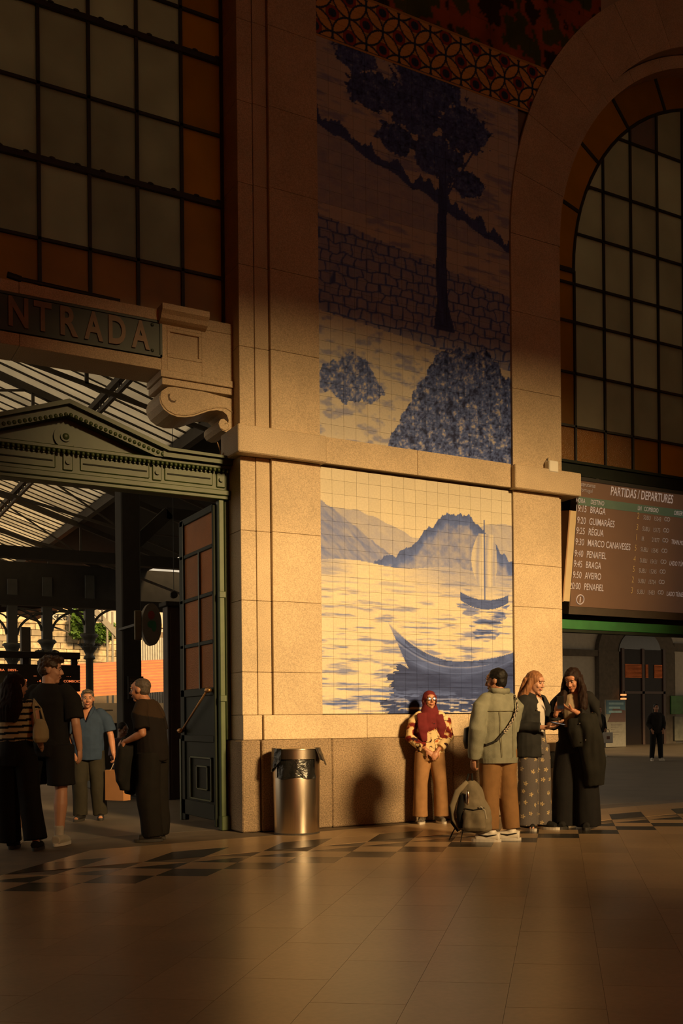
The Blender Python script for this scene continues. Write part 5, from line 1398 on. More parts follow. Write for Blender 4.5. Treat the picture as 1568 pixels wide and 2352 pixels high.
# crossbody bag with checked strap
s0 = P.root.matrix_basis
bag = thing('crossbody_bag', 'small black crossbody bag with a checked strap on the denim jacket', 'bag', DEN.root.location, DEN.root.rotation_euler.z); bag.scale = DEN.root.scale
m = MB().loft([(.12, -.20, .90, .13, .05), (.12, -.215, .98, .14, .06), (.12, -.21, 1.10, .13, .05), (.11, -.20, 1.12, .10, .03)], 16, 3)
m.build('pouch', mat('black_leather', (.012, .011, .010), rough=.45, var=.2), bag, smooth=True)
STR1 = mat('strap_cream', (.50, .42, .33), rough=.8); STR2 = mat('strap_black', (.02, .018, .016), rough=.8)
path = [V((-.145, -.02, 1.435)), V((-.150, .085, 1.405)), V((-.125, .148, 1.30)), V((-.06, .172, 1.19)), V((.01, .174, 1.10)), V((.06, .172, 1.055))]
pts = []
for i in range(len(path) - 1):
    for k in range(5): pts.append(path[i].lerp(path[i + 1], k / 5))
pts.append(path[-1])
for i in range(len(pts) - 1): MB().tube([pts[i], pts[i + 1]], .016, 6, flat=(.35, 1)).build('strap_link', STR1 if i % 2 else STR2, bag)
for i in range(len(pts) - 1): MB().tube([pts[i] + V((.006, .005, 0)), pts[i + 1] + V((-.008, .005, 0))], .006, 5).build('strap_braid', STR2 if i % 2 else STR1, bag)
MB().tube([path[-1], V((.13, .155, .98)), V((.20, .08, .94)), V((.215, -.05, .96)), V((.18, -.16, 1.02))], .012, 6, flat=(.35, 1)).build('strap_end', STR2, bag)
def held_at(P, p):   # point in a person's own frame -> place in the hall
    k = P.root.scale[0]; a = P.root.rotation_euler.z; v = V(p) * k
    return P.root.location + V((v.x * math.cos(a) - v.y * math.sin(a), v.x * math.sin(a) + v.y * math.cos(a), v.z))

# ---------------------------------------------------------------- backpack held by the handle
hp = held_at(DEN, (.265, -.07, .685))
bp = thing('backpack', 'taupe backpack with black straps held just above the floor by the person in denim', 'backpack', (hp.x, hp.y, 0), -PHI + math.radians(-20))
TAUPE = CLOTH('taupe_canvas', (.20, .165, .11), var=.15, scale=8); BLK_C = CLOTH('black_webbing', (.014, .013, .012))
m = MB().loft([(.03, 0, .10, .12, .09), (.035, 0, .13, .165, .12), (.03, 0, .30, .165, .125), (.0, 0, .46, .125, .10), (-.02, 0, .56, .085, .07), (-.02, 0, .60, .04, .035)], 24, 2.4)
remeshed('pack_body', m, .008, TAUPE, bp, 2, folds(.014, 9, 9, 4))
m = MB().loft([(.06, -.105, .12, .10, .05), (.065, -.125, .16, .115, .055), (.06, -.115, .30, .11, .045), (.06, -.10, .33, .10, .03)], 20, 3)
remeshed('front_pocket', m, .008, TAUPE, bp, 2, folds(.010, 10, 8, 7))
MB().tube([(-.04, -.118, .335), (.06, -.148, .325), (.16, -.115, .345)], .007, 6).build('zip', BLK_C, bp)
m = MB().loft([(-.085, -.055, .14, .045, .05), (-.09, -.075, .30, .05, .06), (-.07, -.06, .47, .04, .04)], 16)
remeshed('back_padding', m, .008, BLK_C, bp, 2)
MB().tube([(-.05, -.02, .60), (-.035, 0, .665), (.0, 0, .668), (.01, -.02, .60)], .010, 8).build('grab_handle', BLK_C, bp)
MB().tube([(-.03, -.05, .59), (-.12, -.09, .50), (-.175, -.09, .36), (-.165, -.08, .22), (-.10, -.08, .12)], [.026, .030, .030, .022, .015], 10, flat=(.5, 1)).build('shoulder_strap', TAUPE, bp, smooth=True)
MB().tube([(-.035, .02, .59), (-.15, .03, .50), (-.225, .03, .33), (-.215, .02, .18), (-.15, .0, .10)], [.024, .030, .030, .020, .012], 10, flat=(.5, 1)).build('shoulder_strap', BLK_C, bp, smooth=True)
MB().tube([(-.16, -.01, .16), (-.20, -.02, .09), (-.235, -.03, .012)], .007, 6).build('strap_tail', BLK_C, bp)
MB().tube([(-.06, -.10, .14), (-.075, -.11, .07), (-.085, -.12, .008)], .005, 6).build('strap_tail', BLK_C, bp)
MB().ell((-.01, -.115, .44), (.018, .012, .075)).build('shiny_keyring', mat('chrome_tag', (.7, .6, .5), rough=.2, metal=1), bp, smooth=True)
MB().tube([(.12, -.12, .36), (.165, -.125, .32), (.18, -.12, .24)], .010, 6, flat=(.5, 1)).build('side_strap', mat('pale_strap', (.42, .38, .3)), bp)

# ---------------------------------------------------------------- woman with long fair hair, phone in hand
P = Person('fair-haired woman in black jacket and flower-print trousers looking at a phone', 1226, 1905, 1.735, 42, 'light', .0072)
BLO = P
P.torso().head((.0, -.04, 1.565), yaw=16, pitch=-14, wide=.98)
lL = ((.085, 0, .90), (.09, -.02, .50), (.095, .02, .09)); lR = ((-.085, 0, .90), (-.09, -.01, .50), (-.095, .03, .09))
P.leg(*lL).leg(*lR).foot(lL[2], 5).foot(lR[2], -20)
aR = ((-.165, 0, 1.36), (-.225, .03, 1.10), (-.06, -.25, 1.085)); aL = ((.165, 0, 1.36), (.215, .01, 1.10), (.10, -.22, 1.13))
P.arm(*aR, .92).arm(*aL, .92).hand(aR[2], (.45, -.88, .10), (.1, 0, 1), 1, .30, k=.95).hand(aL[2], (-.2, -.9, .05), (-.1, 0, 1), -1, .35, k=.95).done()
P.face(1., (.16, .08, .04))
M = P.M; R3 = M.to_3x3(); Mi = M.inverted()
hair = MB(); hair.ell(M @ V((0, .022, .030)), (.083, .100, .093), R3, 18, 12)
hair.tube([M @ V((-.03, .075, .03)), (-.045, .085, 1.46), (-.06, .125, 1.33), (-.075, .135, 1.22)], [.070, .075, .070, .030], 14, flat=(1, .55))
hair.tube([M @ V((-.066, .02, .03)), M @ V((-.078, .03, -.06)), (-.11, .03, 1.42), (-.155, .05, 1.30), (-.165, .08, 1.18)], [.026, .034, .042, .038, .012], 12)
hair.tube([M @ V((.070, .01, .03)), M @ V((.080, .02, -.07)), (.095, -.01, 1.40), (.11, -.04, 1.28)], [.024, .026, .026, .01], 10)
hair.tube([M @ V((.03, .08, .02)), (.05, .10, 1.44), (.05, .13, 1.28)], [.06, .06, .03], 12, flat=(1, .55))
def open_face(c):
    p = Mi @ c; return p.y < -.035 and (p.x / .060) ** 2 + ((p.z + .03) / .098) ** 2 < 1
HAIR_B = mat('auburn_blonde_hair', (.26, .115, .050), rough=.55, spec=.2, var=.35, scale=30, stretch=(6, 6, .6), bump=.3, bscale=60)
P.wear('hair', hair, HAIR_B, .0075, 2, lambda c: .006 * noise.noise(V((c.x * 60, c.y * 60, c.z * 5))), cut=open_face)
top = MB().loft([(0, 0, 1.00, .14, .105), (0, 0, 1.10, .14, .105), (0, 0, 1.27, .155, .125), (0, 0, 1.37, .13, .085), (0, .01, 1.41, .08, .065)])
P.wear('white_top', top, CLOTH('white_cotton', (.56, .50, .43)), .008, 2, folds(.006, 8, 5, 3))
BJK = CLOTH('black_denim', (.020, .020, .019), var=.25, scale=12)
jk = MB()
jk.loft([(-.035, .012, .775, .192, .165), (-.03, .012, .90, .190, .160), (-.03, .015, 1.10, .174, .140), (-.02, .012, 1.28, .180, .132), (0, .01, 1.37, .170, .102), (0, .02, 1.42, .105, .08), (0, .03, 1.455, .08, .065)])
sleeve(jk, [(-.13, 0, 1.375), (-.195, .005, 1.30), aR[1], V(aR[1]).lerp(V(aR[2]), .80)], [.062, .070, .068, .056]); sleeve(jk, [(.13, 0, 1.375), (.19, .0, 1.30), aL[1], V(aL[1]).lerp(V(aL[2]), .80)], [.062, .070, .066, .055])
P.wear('jacket', jk, BJK, .0085, 2, folds(.008, 7, 6, 6), cut=lambda c: c.y < -.045 and -.02 + .05 * (c.z - 1.1) < c.x < .11 and c.z > .70)
for z in (1.27, 1.10): MB().ell((-.075, -.125, z), .009).build('button', mat('steel_button', (.5, .45, .4), rough=.3, metal=1), P.root)
def flowers(co):
    x, y, z = co[:, 0], co[:, 1], co[:, 2]; a = np.arctan2(y, x - np.sign(x) * .09) * .115 + np.sign(x) * .5
    c = np.tile(np.array(srgb(92, 86, 84)[:3]), (len(x), 1))
    gz, ga = z / .115, a / .105
    row = np.floor(gz); fz = gz - row; ga = ga + .5 * (row % 2); fa = ga - np.floor(ga)
    jx = _h(np.floor(ga), row, 5) * .4 + .3; jz = _h(np.floor(ga), row, 6) * .4 + .3
    dx, dz = (fa - jx) * .105, (fz - jz) * .115; r = np.hypot(dx, dz); th = np.arctan2(dz, dx)
    c[r < .024 * (.62 + .38 * np.cos(5 * th))] = srgb(196, 172, 128)[:3]; c[r < .005] = srgb(120, 96, 60)[:3]
    return c
tr = trousers(MB(), [([(.085, 0, .90), (.10, -.015, .50), (.105, .0, .055)], [.112, .112, .118]), ([(-.085, 0, .90), (-.10, -.01, .50), (-.105, .01, .055)], [.112, .112, .118])], 1.04, .98)
P.wear('trousers', tr, PAT, .0075, 2, folds(.008, 7, 2, 2), paint=flowers)
SLIP = CLOTH('black_canvas_shoe', (.018, .017, .016))
P.shoe((.105, -.06, .09), 10, SLIP, SOLE_W, L=.27, high=.07); P.shoe((-.105, .02, .09), -12, SLIP, SOLE_W, L=.27, high=.07)
PHONE = mat('phone_black_glass', (.012, .013, .016), rough=.15, spec=.7); SCRN = mat('phone_screen_lit', (.02, .02, .02), rough=.2, emit=(.75, .70, .62), estr=.35)
def phone(label, p, ang, size=(.037, .076, .0045)):
    t = thing('mobile_phone', label, 'phone', p); t.rotation_euler = ang
    MB().box(-size[0], size[0], -size[1], size[1], -size[2], size[2], .003).build('case', PHONE, t)
    MB().box(-size[0] + .004, size[0] - .004, -size[1] + .006, size[1] - .006, size[2], size[2] + .0006).build('screen', SCRN, t)
    return t
q = held_at(P, (-.015, -.365, 1.125)); phone('dark phone lying in the fair-haired woman\'s palm', q, (math.radians(12), 0, P.root.rotation_euler.z + math.radians(25)))

# ---------------------------------------------------------------- woman with long dark hair, coat over her arm
P = Person('dark-haired woman in black with a coat over her arm, head bent over a phone', 1322, 1902, 1.775, -18, 'warm', .0072)
DRK = P
P.torso().head((-.01, -.06, 1.555), yaw=-12, pitch=-26, wide=1.0)
lL = ((.085, 0, .90), (.095, -.02, .50), (.10, .02, .09)); lR = ((-.085, 0, .90), (-.10, -.02, .50), (-.11, .02, .09))
P.leg(*lL).leg(*lR).foot(lL[2], 8).foot(lR[2], -8)
aL = ((.17, 0, 1.36), (.235, -.03, 1.10), (.03, -.27, 1.235)); aR = ((-.17, 0, 1.36), (-.235, -.02, 1.09), (-.145, -.25, 1.21))
P.arm(*aL, .92).arm(*aR, .92).hand(aL[2], (-.85, -.25, .35), (.05, .35, .9), -1, .45, k=.95).hand(aR[2], (.28, -.25, .92), (.2, .95, .1), -1, .40, k=.95).done()
P.face(.8)
M = P.M; R3 = M.to_3x3(); Mi = M.inverted()
hair = MB(); hair.ell(M @ V((0, .024, .030)), (.086, .102, .095), R3, 18, 12)
hair.tube([M @ V((0, .08, .02)), (0, .075, 1.44), (0, .12, 1.28), (0, .13, 1.14)], [.080, .085, .085, .04], 14, flat=(1.1, .55))
hair.tube([M @ V((.072, .0, .035)), M @ V((.092, -.01, -.06)), (.105, -.10, 1.38), (.115, -.14, 1.26), (.085, -.15, 1.17)], [.030, .042, .052, .048, .014], 12)
hair.tube([M @ V((-.072, .0, .035)), M @ V((-.092, -.01, -.06)), (-.105, -.08, 1.38), (-.12, -.10, 1.27), (-.11, -.11, 1.20)], [.030, .040, .042, .034, .012], 12)
HAIR_D = mat('dark_brown_hair', (.020, .010, .007), rough=.6, spec=.12, var=.4, scale=26, stretch=(6, 6, .8), bump=.3, bscale=60)
P.wear('hair', hair, HAIR_D, .0075, 2, lambda c: .010 * noise.noise(V((c.x * 45, c.y * 45, c.z * 14))), cut=lambda c: (lambda p: p.y < -.035 and (p.x / .058) ** 2 + ((p.z + .03) / .098) ** 2 < 1)(Mi @ c))
top = MB().loft([(0, 0, .93, .15, .11), (0, 0, 1.10, .145, .108), (0, 0, 1.27, .16, .128), (0, 0, 1.37, .13, .085), (0, .01, 1.41, .08, .065)])
P.wear('cream_top', top, CLOTH('cream_knit', (.40, .30, .19)), .008, 2, folds(.006, 8, 5, 3))
CARD = CLOTH('black_cardigan', (.013, .012, .011))
jk = MB().loft([(0, .012, .82, .185, .142), (0, .012, .95, .180, .138), (0, .015, 1.10, .176, .132), (0, .012, 1.28, .186, .132), (0, .01, 1.37, .174, .102), (0, .02, 1.42, .105, .08)])
for a in (aL, aR):
    s_ = 1 if a[0][0] > 0 else -1
    sleeve(jk, [(s_ * .13, 0, 1.375), (s_ * .195, 0, 1.30), a[1], V(a[1]).lerp(V(a[2]), .78)], [.064, .072, .074, .062])
P.wear('cardigan', jk, CARD, .0085, 2, folds(.009, 7, 6, 4), cut=lambda c: c.y < -.05 and -.105 + .05 * (1.2 - c.z) < c.x < .085 and c.z > .80 and abs(c.x) < .12)
tr = trousers(MB(), [([(.085, 0, .90), (.115, -.015, .50), (.125, .0, .03)], [.118, .128, .140]), ([(-.085, 0, .90), (-.115, -.01, .50), (-.125, .01, .03)], [.118, .128, .140])], 1.06, 1.02)
P.wear('trousers', tr, CLOTH('black_wide_trousers', (.011, .010, .010)), .010, 2, folds(.010, 7, 1.6, 8))
for x in (-.115, .125): P.shoe((x, -.03, .09), 4 if x > 0 else -6, SLIP, SOLE_D, L=.27, high=.06)
q = held_at(P, (-.085, -.335, 1.315)); phone('dark phone held up between the dark-haired woman\'s hands', q, (math.radians(-62), 0, P.root.rotation_euler.z + math.radians(8)))
coat = thing('folded_coat', 'long black coat hanging over the dark-haired woman\'s forearm', 'coat', P.root.location, P.root.rotation_euler.z); coat.scale = P.root.scale
m = MB().loft([(.215, -.10, .46, .105, .075), (.205, -.11, .70, .125, .09), (.175, -.14, .95, .135, .105), (.15, -.17, 1.12, .125, .11), (.15, -.17, 1.20, .10, .09)], 24)
m.tube([(.03, -.22, 1.15), (.04, -.225, 1.02), (.07, -.20, .86)], [.08, .085, .06], 14, flat=(1, .6))
remeshed('coat_cloth', m, .010, CLOTH('black_coat', (.014, .013, .010), var=.3, scale=5), coat, 2, folds(.022, 9, 2, 5))
for x, z in ((.10, 1.10), (.16, .93)): MB().ell((x, -.275, z), .007).build('snap_button', MATS['steel_button'], coat)

# ---------------------------------------------------------------- tall man in black T-shirt and shorts
P = Person('tall man in black T-shirt and shorts, back turned, face in profile', 118, 1941, 1.865, 170, 'light', .0078)
P.torso().head((0, -.02, 1.575), yaw=-66, pitch=-4, wide=1.02)
lR = ((-.095, 0, .90), (-.095, -.01, .50), (-.095, .03, .09)); lL = ((.095, 0, .90), (.24, -.12, .52), (.40, -.06, .10))
P.leg(*lR, 1.08).leg(*lL, 1.08).foot(lR[2], 5).foot(lL[2], 20)
aR = ((-.205, 0, 1.37), (-.265, .03, 1.09), (-.255, -.05, .86)); aL = ((.205, 0, 1.37), (.26, .0, 1.10), (.26, -.10, .90))
P.arm(*aR, 1.08).arm(*aL, 1.08).hand(aR[2], (.05, -.2, -.97), (1, 0, 0), 1, .45).hand(aL[2], (-.05, -.2, -.97), (-1, 0, 0), -1, .4).done()
P.face(0)
M = P.M; R3 = M.to_3x3(); Mi = M.inverted()
hair = MB(); hair.ell(M @ V((0, .018, .050)), (.082, .100, .082), R3, 16, 12); hair.ell(M @ V((0, .048, -.002)), (.074, .066, .066), R3, 14, 10); hair.ell(M @ V((0, -.062, .098)), (.052, .042, .026), R3)
for k in range(14):
    a = k * 2.4; hair.ell(M @ V((.055 * math.cos(a), -.02 + .07 * math.sin(a) , .115 - .01 * (k % 3))), .022)
BRN = mat('short_brown_hair', (.040, .020, .011), rough=.55, var=.4, scale=40)
P.wear('hair', hair, BRN, .0075, 1, folds(.008, 40, 40, 4))
BTEE = CLOTH('black_tshirt', (.013, .012, .012))
t = MB().loft([(0, 0, .85, .182, .138), (0, 0, .98, .178, .135), (0, 0, 1.12, .180, .132), (0, 0, 1.28, .205, .138), (0, .005, 1.37, .195, .112), (0, .01, 1.425, .115, .085), (0, .015, 1.455, .075, .07)])
for a in (aL, aR):
    s_ = 1 if a[0][0] > 0 else -1; sleeve(t, [(s_ * .15, 0, 1.385), (s_ * .215, .005, 1.31), V(a[0]).lerp(V(a[1]), .86)], [.070, .080, .082])
P.wear('tshirt', t, BTEE, .009, 2, folds(.009, 7, 4, 4))
sh = trousers(MB(), [([(-.095, 0, .90), (-.10, -.005, .54)], [.120, .122]), ([(.095, 0, .90), (.20, -.09, .58)], [.120, .122])], 1.0, 1.05)
P.wear('shorts', sh, CLOTH('black_shorts', (.013, .012, .012)), .010, 2, folds(.008, 7, 3, 2))
SOCK = CLOTH('white_sock', (.48, .43, .36))
WSN = mat('white_trainer', (.45, .41, .34), rough=.6, var=.06)
for l, yw in ((lR, 5), (lL, 20)):
    s2 = MB().tube([V(l[2]) + V((0, 0, .09)), V(l[2]), V((l[2][0], l[2][1], .05))], [.044, .040, .04], 14); P.wear('sock', s2, SOCK, .009, 1)
    P.shoe((l[2][0], l[2][1], .09), yw, WSN, SOLE_W, L=.30, W=.05)

# ---------------------------------------------------------------- woman in a striped top with a cream shoulder bag
P = Person('long-haired woman in striped sleeveless top and black trousers, back turned', 40, 1952, 1.70, 178, 'light', .0078)
STW = P
P.torso().head((0, -.02, 1.565), yaw=-35, pitch=-4)
lR = ((-.085, 0, .90), (-.12, .0, .50), (-.20, .05, .09)); lL = ((.085, 0, .90), (.10, -.05, .50), (.10, -.10, .09))
P.leg(*lR).leg(*lL).foot(lR[2], 8).foot(lL[2], 0)
aR = ((-.17, 0, 1.36), (-.215, .02, 1.10), (-.17, -.16, .98)); aL = ((.17, 0, 1.36), (.22, .0, 1.10), (.20, -.12, .92))
P.arm(*aR).arm(*aL).hand(aR[2], (.2, -.9, -.3), (1, 0, 0), 1, .5).hand(aL[2], (-.1, -.5, -.8), (-1, 0, 0), -1, .4).done()
P.face(0)
M = P.M; R3 = M.to_3x3(); Mi = M.inverted()
hair = MB(); hair.ell(M @ V((0, .026, .030)), (.084, .100, .093), R3, 18, 12)
hair.tube([M @ V((0, .07, .03)), (.01, .085, 1.46), (.01, .135, 1.34), (.02, .150, 1.22)], [.085, .105, .12, .085], 16, flat=(1.1, .5))
P.wear('hair', hair, HAIR_D, .008, 2, lambda c: .007 * noise.noise(V((c.x * 50, c.y * 50, c.z * 6))), cut=lambda c: (lambda p: p.y < -.035 and (p.x / .058) ** 2 + ((p.z + .03) / .098) ** 2 < 1)(Mi @ c))
def stripes(co):
    z = co[:, 2] + .06 * co[:, 0]; k = (z / .058) % 1
    return np.where((k < .40)[:, None], np.array(srgb(24, 26, 34)[:3]), np.array(srgb(196, 176, 136)[:3]))
t = MB().loft([(0, 0, 1.03, .160, .118), (0, 0, 1.12, .158, .116), (0, 0, 1.27, .176, .122), (0, 0, 1.37, .160, .092), (0, .01, 1.42, .085, .07)])
for s_ in (-1, 1): sleeve(t, [(s_ * .13, 0, 1.375), (s_ * .19, .0, 1.31)], [.060, .064])
P.wear('striped_top', t, PAT, .0075, 1, folds(.005, 7, 5, 2), paint=stripes)
BPA = CLOTH('black_trousers', (.010, .009, .009))
tr = trousers(MB(), [([(-.085, 0, .90), (-.125, .0, .50), (-.195, .045, .10)], [.110, .098, .108]), ([(.085, 0, .90), (.11, -.05, .50), (.11, -.09, .07)], [.110, .100, .108])], 1.05, 1.0)
P.wear('trousers', tr, BPA, .010, 2, folds(.008, 7, 2, 2))
for l in (lR, lL): P.shoe((l[2][0], l[2][1] - .02, .09), 5, SLIP, SOLE_D, L=.25, high=.05)
sb = thing('shoulder_bag', 'cream crescent shoulder bag under the arm of the woman in stripes', 'bag', P.root.location, P.root.rotation_euler.z); sb.scale = P.root.scale
CRM = mat('cream_leather', (.42, .34, .20), rough=.55, var=.08, scale=8)
m = MB().loft([(-.245, .03, 1.02, .035, .10), (-.25, .03, 1.06, .055, .14), (-.25, .03, 1.14, .05, .145), (-.245, .03, 1.22, .03, .11), (-.24, .03, 1.245, .012, .06)], 22)
remeshed('bag_body', m, .008, CRM, sb, 2)
MB().tube([(-.245, -.08, 1.20), (-.215, -.06, 1.34), (-.175, .0, 1.425), (-.205, .09, 1.36), (-.245, .13, 1.19)], .020, 8, flat=(.4, 1)).build('bag_strap', CRM, sb, smooth=True)

# ---------------------------------------------------------------- man in a blue polo shirt carrying a paper bag
P = Person('grey-haired man in blue polo shirt walking in, one hand in his pocket', 205, 1884, 1.63, 6, 'warm', .0078)
BLU = P
P.torso().head((0, -.03, 1.565), yaw=14, pitch=-4, wide=1.05)
lL = ((.09, 0, .90), (.10, .02, .50), (.12, .10, .09)); lR = ((-.09, 0, .90), (-.10, -.05, .50), (-.10, -.02, .09))
P.leg(*lL).leg(*lR).foot(lL[2], 12).foot(lR[2], -12)
aL = ((.20, 0, 1.36), (.275, .02, 1.09), (.325, -.07, .86)); aR = ((-.20, 0, 1.36), (-.275, .05, 1.08), (-.165, -.10, .87))
P.arm(*aL, 1.1).arm(*aR, 1.1).hand(aL[2], (.15, -.1, -.97), (-.9, -.3, 0), 1, .9).hand(aR[2], (.5, -.2, -.85), (.2, .9, 0), 1, .4).done()
P.face(.6, (.08, .06, .05))
M = P.M; R3 = M.to_3x3(); Mi = M.inverted()
hair = MB(); hair.ell(M @ V((0, .024, .044)), (.083, .098, .082), R3, 16, 12); hair.ell(M @ V((0, -.045, .092)), (.055, .040, .022), R3); hair.ell(M @ V((0, .05, -.01)), (.076, .06, .06), R3)
P.wear('hair', hair, mat('grey_brown_hair', (.10, .075, .055), rough=.6, var=.4, scale=40), .0078, 1, folds(.007, 40, 40, 9), cut=lambda c: (lambda p: p.y < -.045 and (p.x / .058) ** 2 + ((p.z + .03) / .105) ** 2 < 1)(Mi @ c))
POLO = CLOTH('blue_polo', (.030, .050, .092))
t = MB().loft([(0, 0, .78, .195, .155), (0, -.01, .92, .20, .165), (0, -.015, 1.08, .195, .165), (0, -.005, 1.27, .20, .145), (0, 0, 1.37, .185, .108), (0, .01, 1.425, .105, .082), (0, .015, 1.455, .078, .07)])
for a in (aL, aR):
    s_ = 1 if a[0][0] > 0 else -1; sleeve(t, [(s_ * .145, 0, 1.38), (s_ * .215, .005, 1.30), V(a[0]).lerp(V(a[1]), .80)], [.070, .082, .084])
P.wear('polo_shirt', t, POLO, .009, 2, folds(.010, 7, 5, 4), cut=lambda c: c.y < -.03 and c.z > 1.26 and abs(c.x) < .42 * (c.z - 1.26))
for s_ in (-1, 1): MB().tube([(s_ * .012, -.135, 1.27), (s_ * .065, -.10, 1.40), (s_ * .075, -.01, 1.46)], [.012, .022, .022], 8, flat=(.5, 1)).build('collar', POLO, P.root, smooth=True)
tr = trousers(MB(), [([(.09, 0, .90), (.105, .02, .50), (.122, .09, .07)], [.112, .10, .088]), ([(-.09, 0, .90), (-.105, -.045, .50), (-.105, -.02, .07)], [.112, .10, .088])], 1.0, 1.05)
P.wear('trousers', tr, CLOTH('dark_olive_jeans', (.028, .024, .016)), .010, 2, folds(.010, 7, 3, 5))
for l, yw in ((lL, 12), (lR, -12)): P.shoe((l[2][0], l[2][1], .09), yw, mat('dark_shoe', (.015, .012, .01), rough=.5), SOLE_D, L=.28)
q = held_at(P, (.352, -.09, .765))
pb_ = thing('paper_bag', 'brown paper carrier bag hanging from the hand of the man in blue', 'paper bag', (q.x + .02, q.y - .02, 0), -PHI + math.radians(-28))
KRAFT = mat('kraft_paper', (.36, .165, .06), rough=.8, var=.08)
m = MB(); m.add([(-.15, -.06, .25), (.15, -.06, .25), (.15, .06, .25), (-.15, .06, .25), (-.15, -.06, .62), (.15, -.06, .62), (.15, .06, .62), (-.15, .06, .62)], [(0, 3, 2, 1), (0, 1, 5, 4), (1, 2, 6, 5), (2, 3, 7, 6), (3, 0, 4, 7)])
m.build('bag_body', KRAFT, pb_)
for y in (-.055, .055): MB().tube([(-.06, y, .62), (-.035, y * .5, .70), (.0, 0, .735), (.035, y * .5, .70), (.06, y, .62)], .004, 6).build('bag_handle', mat('paper_cord', (.4, .3, .2)), pb_)

# ---------------------------------------------------------------- grey-haired man by the door, seen from the side
P = Person('stooping grey-haired man in dark T-shirt beside the open door leaf', 352, 1930, 1.69, -98, 'warm', .0078)
STM = P
P.neckbase = V((0, -.05, 1.39))
P.torso([(0, 0, .86, .10, .08), (0, 0, .95, .125, .09), (0, -.005, 1.08, .11, .08), (0, -.03, 1.27, .13, .09), (0, -.055, 1.37, .12, .07), (0, -.06, 1.43, .06, .055)])
P.head((0, -.13, 1.545), yaw=0, pitch=-6, wide=1.04)
lL = ((.09, 0, .90), (.10, -.02, .50), (.10, .05, .09)); lR = ((-.09, 0, .90), (-.10, .0, .50), (-.11, .0, .09))
P.leg(*lL).leg(*lR).foot(lL[2], 25).foot(lR[2], -5)
aL = ((.20, -.05, 1.35), (.265, .01, 1.10), (.18, -.20, 1.02)); aR = ((-.20, -.05, 1.35), (-.255, -.02, 1.09), (-.15, -.23, 1.02))
P.arm(*aL, 1.05).arm(*aR, 1.05).hand(aL[2], (-.3, -.9, -.2), (-.7, .3, -.5), 1, .7).hand(aR[2], (.3, -.9, -.2), (.7, .3, -.5), -1, .7).done()
P.face(0, (.1, .08, .07))
M = P.M; R3 = M.to_3x3()
hair = MB(); hair.ell(M @ V((0, .030, .038)), (.080, .092, .080), R3, 16, 12); hair.ell(M @ V((0, .045, -.010)), (.074, .062, .062), R3)
P.wear('hair', hair, mat('cropped_grey_hair', (.075, .055, .042), rough=.7, var=.4, scale=60), .0078, 2, folds(.003, 60, 60, 2))
t = MB().loft([(0, 0, .82, .19, .155), (0, -.005, .95, .19, .16), (0, -.015, 1.10, .19, .155), (0, -.035, 1.27, .20, .145), (0, -.055, 1.37, .18, .11), (0, -.05, 1.425, .105, .082), (0, -.055, 1.45, .078, .07)])
for a in (aL, aR):
    s_ = 1 if a[0][0] > 0 else -1; sleeve(t, [(s_ * .145, -.05, 1.37), (s_ * .215, -.045, 1.29), V(a[0]).lerp(V(a[1]), .86)], [.072, .084, .086])
def yoke(co):
    return np.where((co[:, 2] > 1.30 - .3 * (co[:, 1] + .05))[:, None] & (co[:, 1] > -.12)[:, None], np.array((.036, .021, .012)), np.array((.012, .009, .008)))
P.wear('tshirt', t, PAT, .009, 2, folds(.010, 7, 5, 4), paint=yoke)
tr = trousers(MB(), [([(.09, 0, .90), (.11, -.01, .50), (.105, .04, .05)], [.125, .120, .105]), ([(-.09, 0, .90), (-.11, .0, .50), (-.115, .01, .05)], [.125, .120, .105])], 1.0, 1.08)
P.wear('trousers', tr, CLOTH('dark_brown_trousers', (.011, .009, .007)), .010, 2, folds(.012, 7, 2.4, 3))
for l, yw in ((lL, 25), (lR, -5)): P.shoe((l[2][0], l[2][1], .09), yw, MATS['dark_shoe'], SOLE_D, L=.29)
jk2 = thing('black_jacket', 'black jacket hanging over the forearm of the stooping man', 'jacket', P.root.location, P.root.rotation_euler.z); jk2.scale = P.root.scale
m = MB().loft([(.06, -.27, .52, .07, .05), (.05, -.28, .62, .14, .075), (.03, -.27, .80, .19, .095), (.02, -.25, .95, .20, .09), (.02, -.24, 1.06, .15, .05)], 24)
m.tube([(-.10, -.27, .85), (-.12, -.30, .66), (-.10, -.30, .47)], [.07, .075, .05], 14)
remeshed('jacket_cloth', m, .010, CARD, jk2, 2, folds(.018, 9, 4, 8))

# ---------------------------------------------------------------- seated person in a lilac shirt on a platform bench
lb = on_y(284, 1700, 17.0)
bench = thing('platform_bench', 'dark platform bench under the seated person in lilac', 'bench', (lb.x, 17.1, 0))
MB().box(lb.x - .5, lb.x + .5, 16.95, 17.35, .40, .45, .008).build('seat', BLACK, bench)
for x in (lb.x - .4, lb.x + .4): MB().box(x - .03, x + .03, 16.98, 17.32, 0, .40).build('leg', BLACK, bench)
reparent(bench)
P = Person('person in lilac shirt seated on a bench behind the two men', 0, 0, 1.62, 60, 'dark', .010, loc=(lb.x, 17.12, 0))
dz = -.42
P.neckbase = V((0, .02, 1.40 + dz)); P.torso([(0, 0, .50, .12, .10), (0, 0, .60, .125, .09), (0, 0, 1.08 + dz, .11, .08), (0, 0, 1.27 + dz, .13, .09), (0, 0, 1.37 + dz, .12, .07), (0, .01, 1.43 + dz, .06, .055)])
P.head((0, -.03, 1.565 + dz), yaw=0, pitch=-20)
for q in (-1, 1):
    P.leg((q * .09, -.02, .52), (q * .10, -.42, .52), (q * .10, -.40, .09)).foot((q * .10, -.40, .09), 0)
    P.arm((q * .18, 0, 1.36 + dz), (q * .24, -.03, 1.10 + dz), (q * .10, -.26, .98 + dz)).hand((q * .10, -.26, .98 + dz), (-q * .3, -.9, -.2), (0, 0, -1), -q, .4)
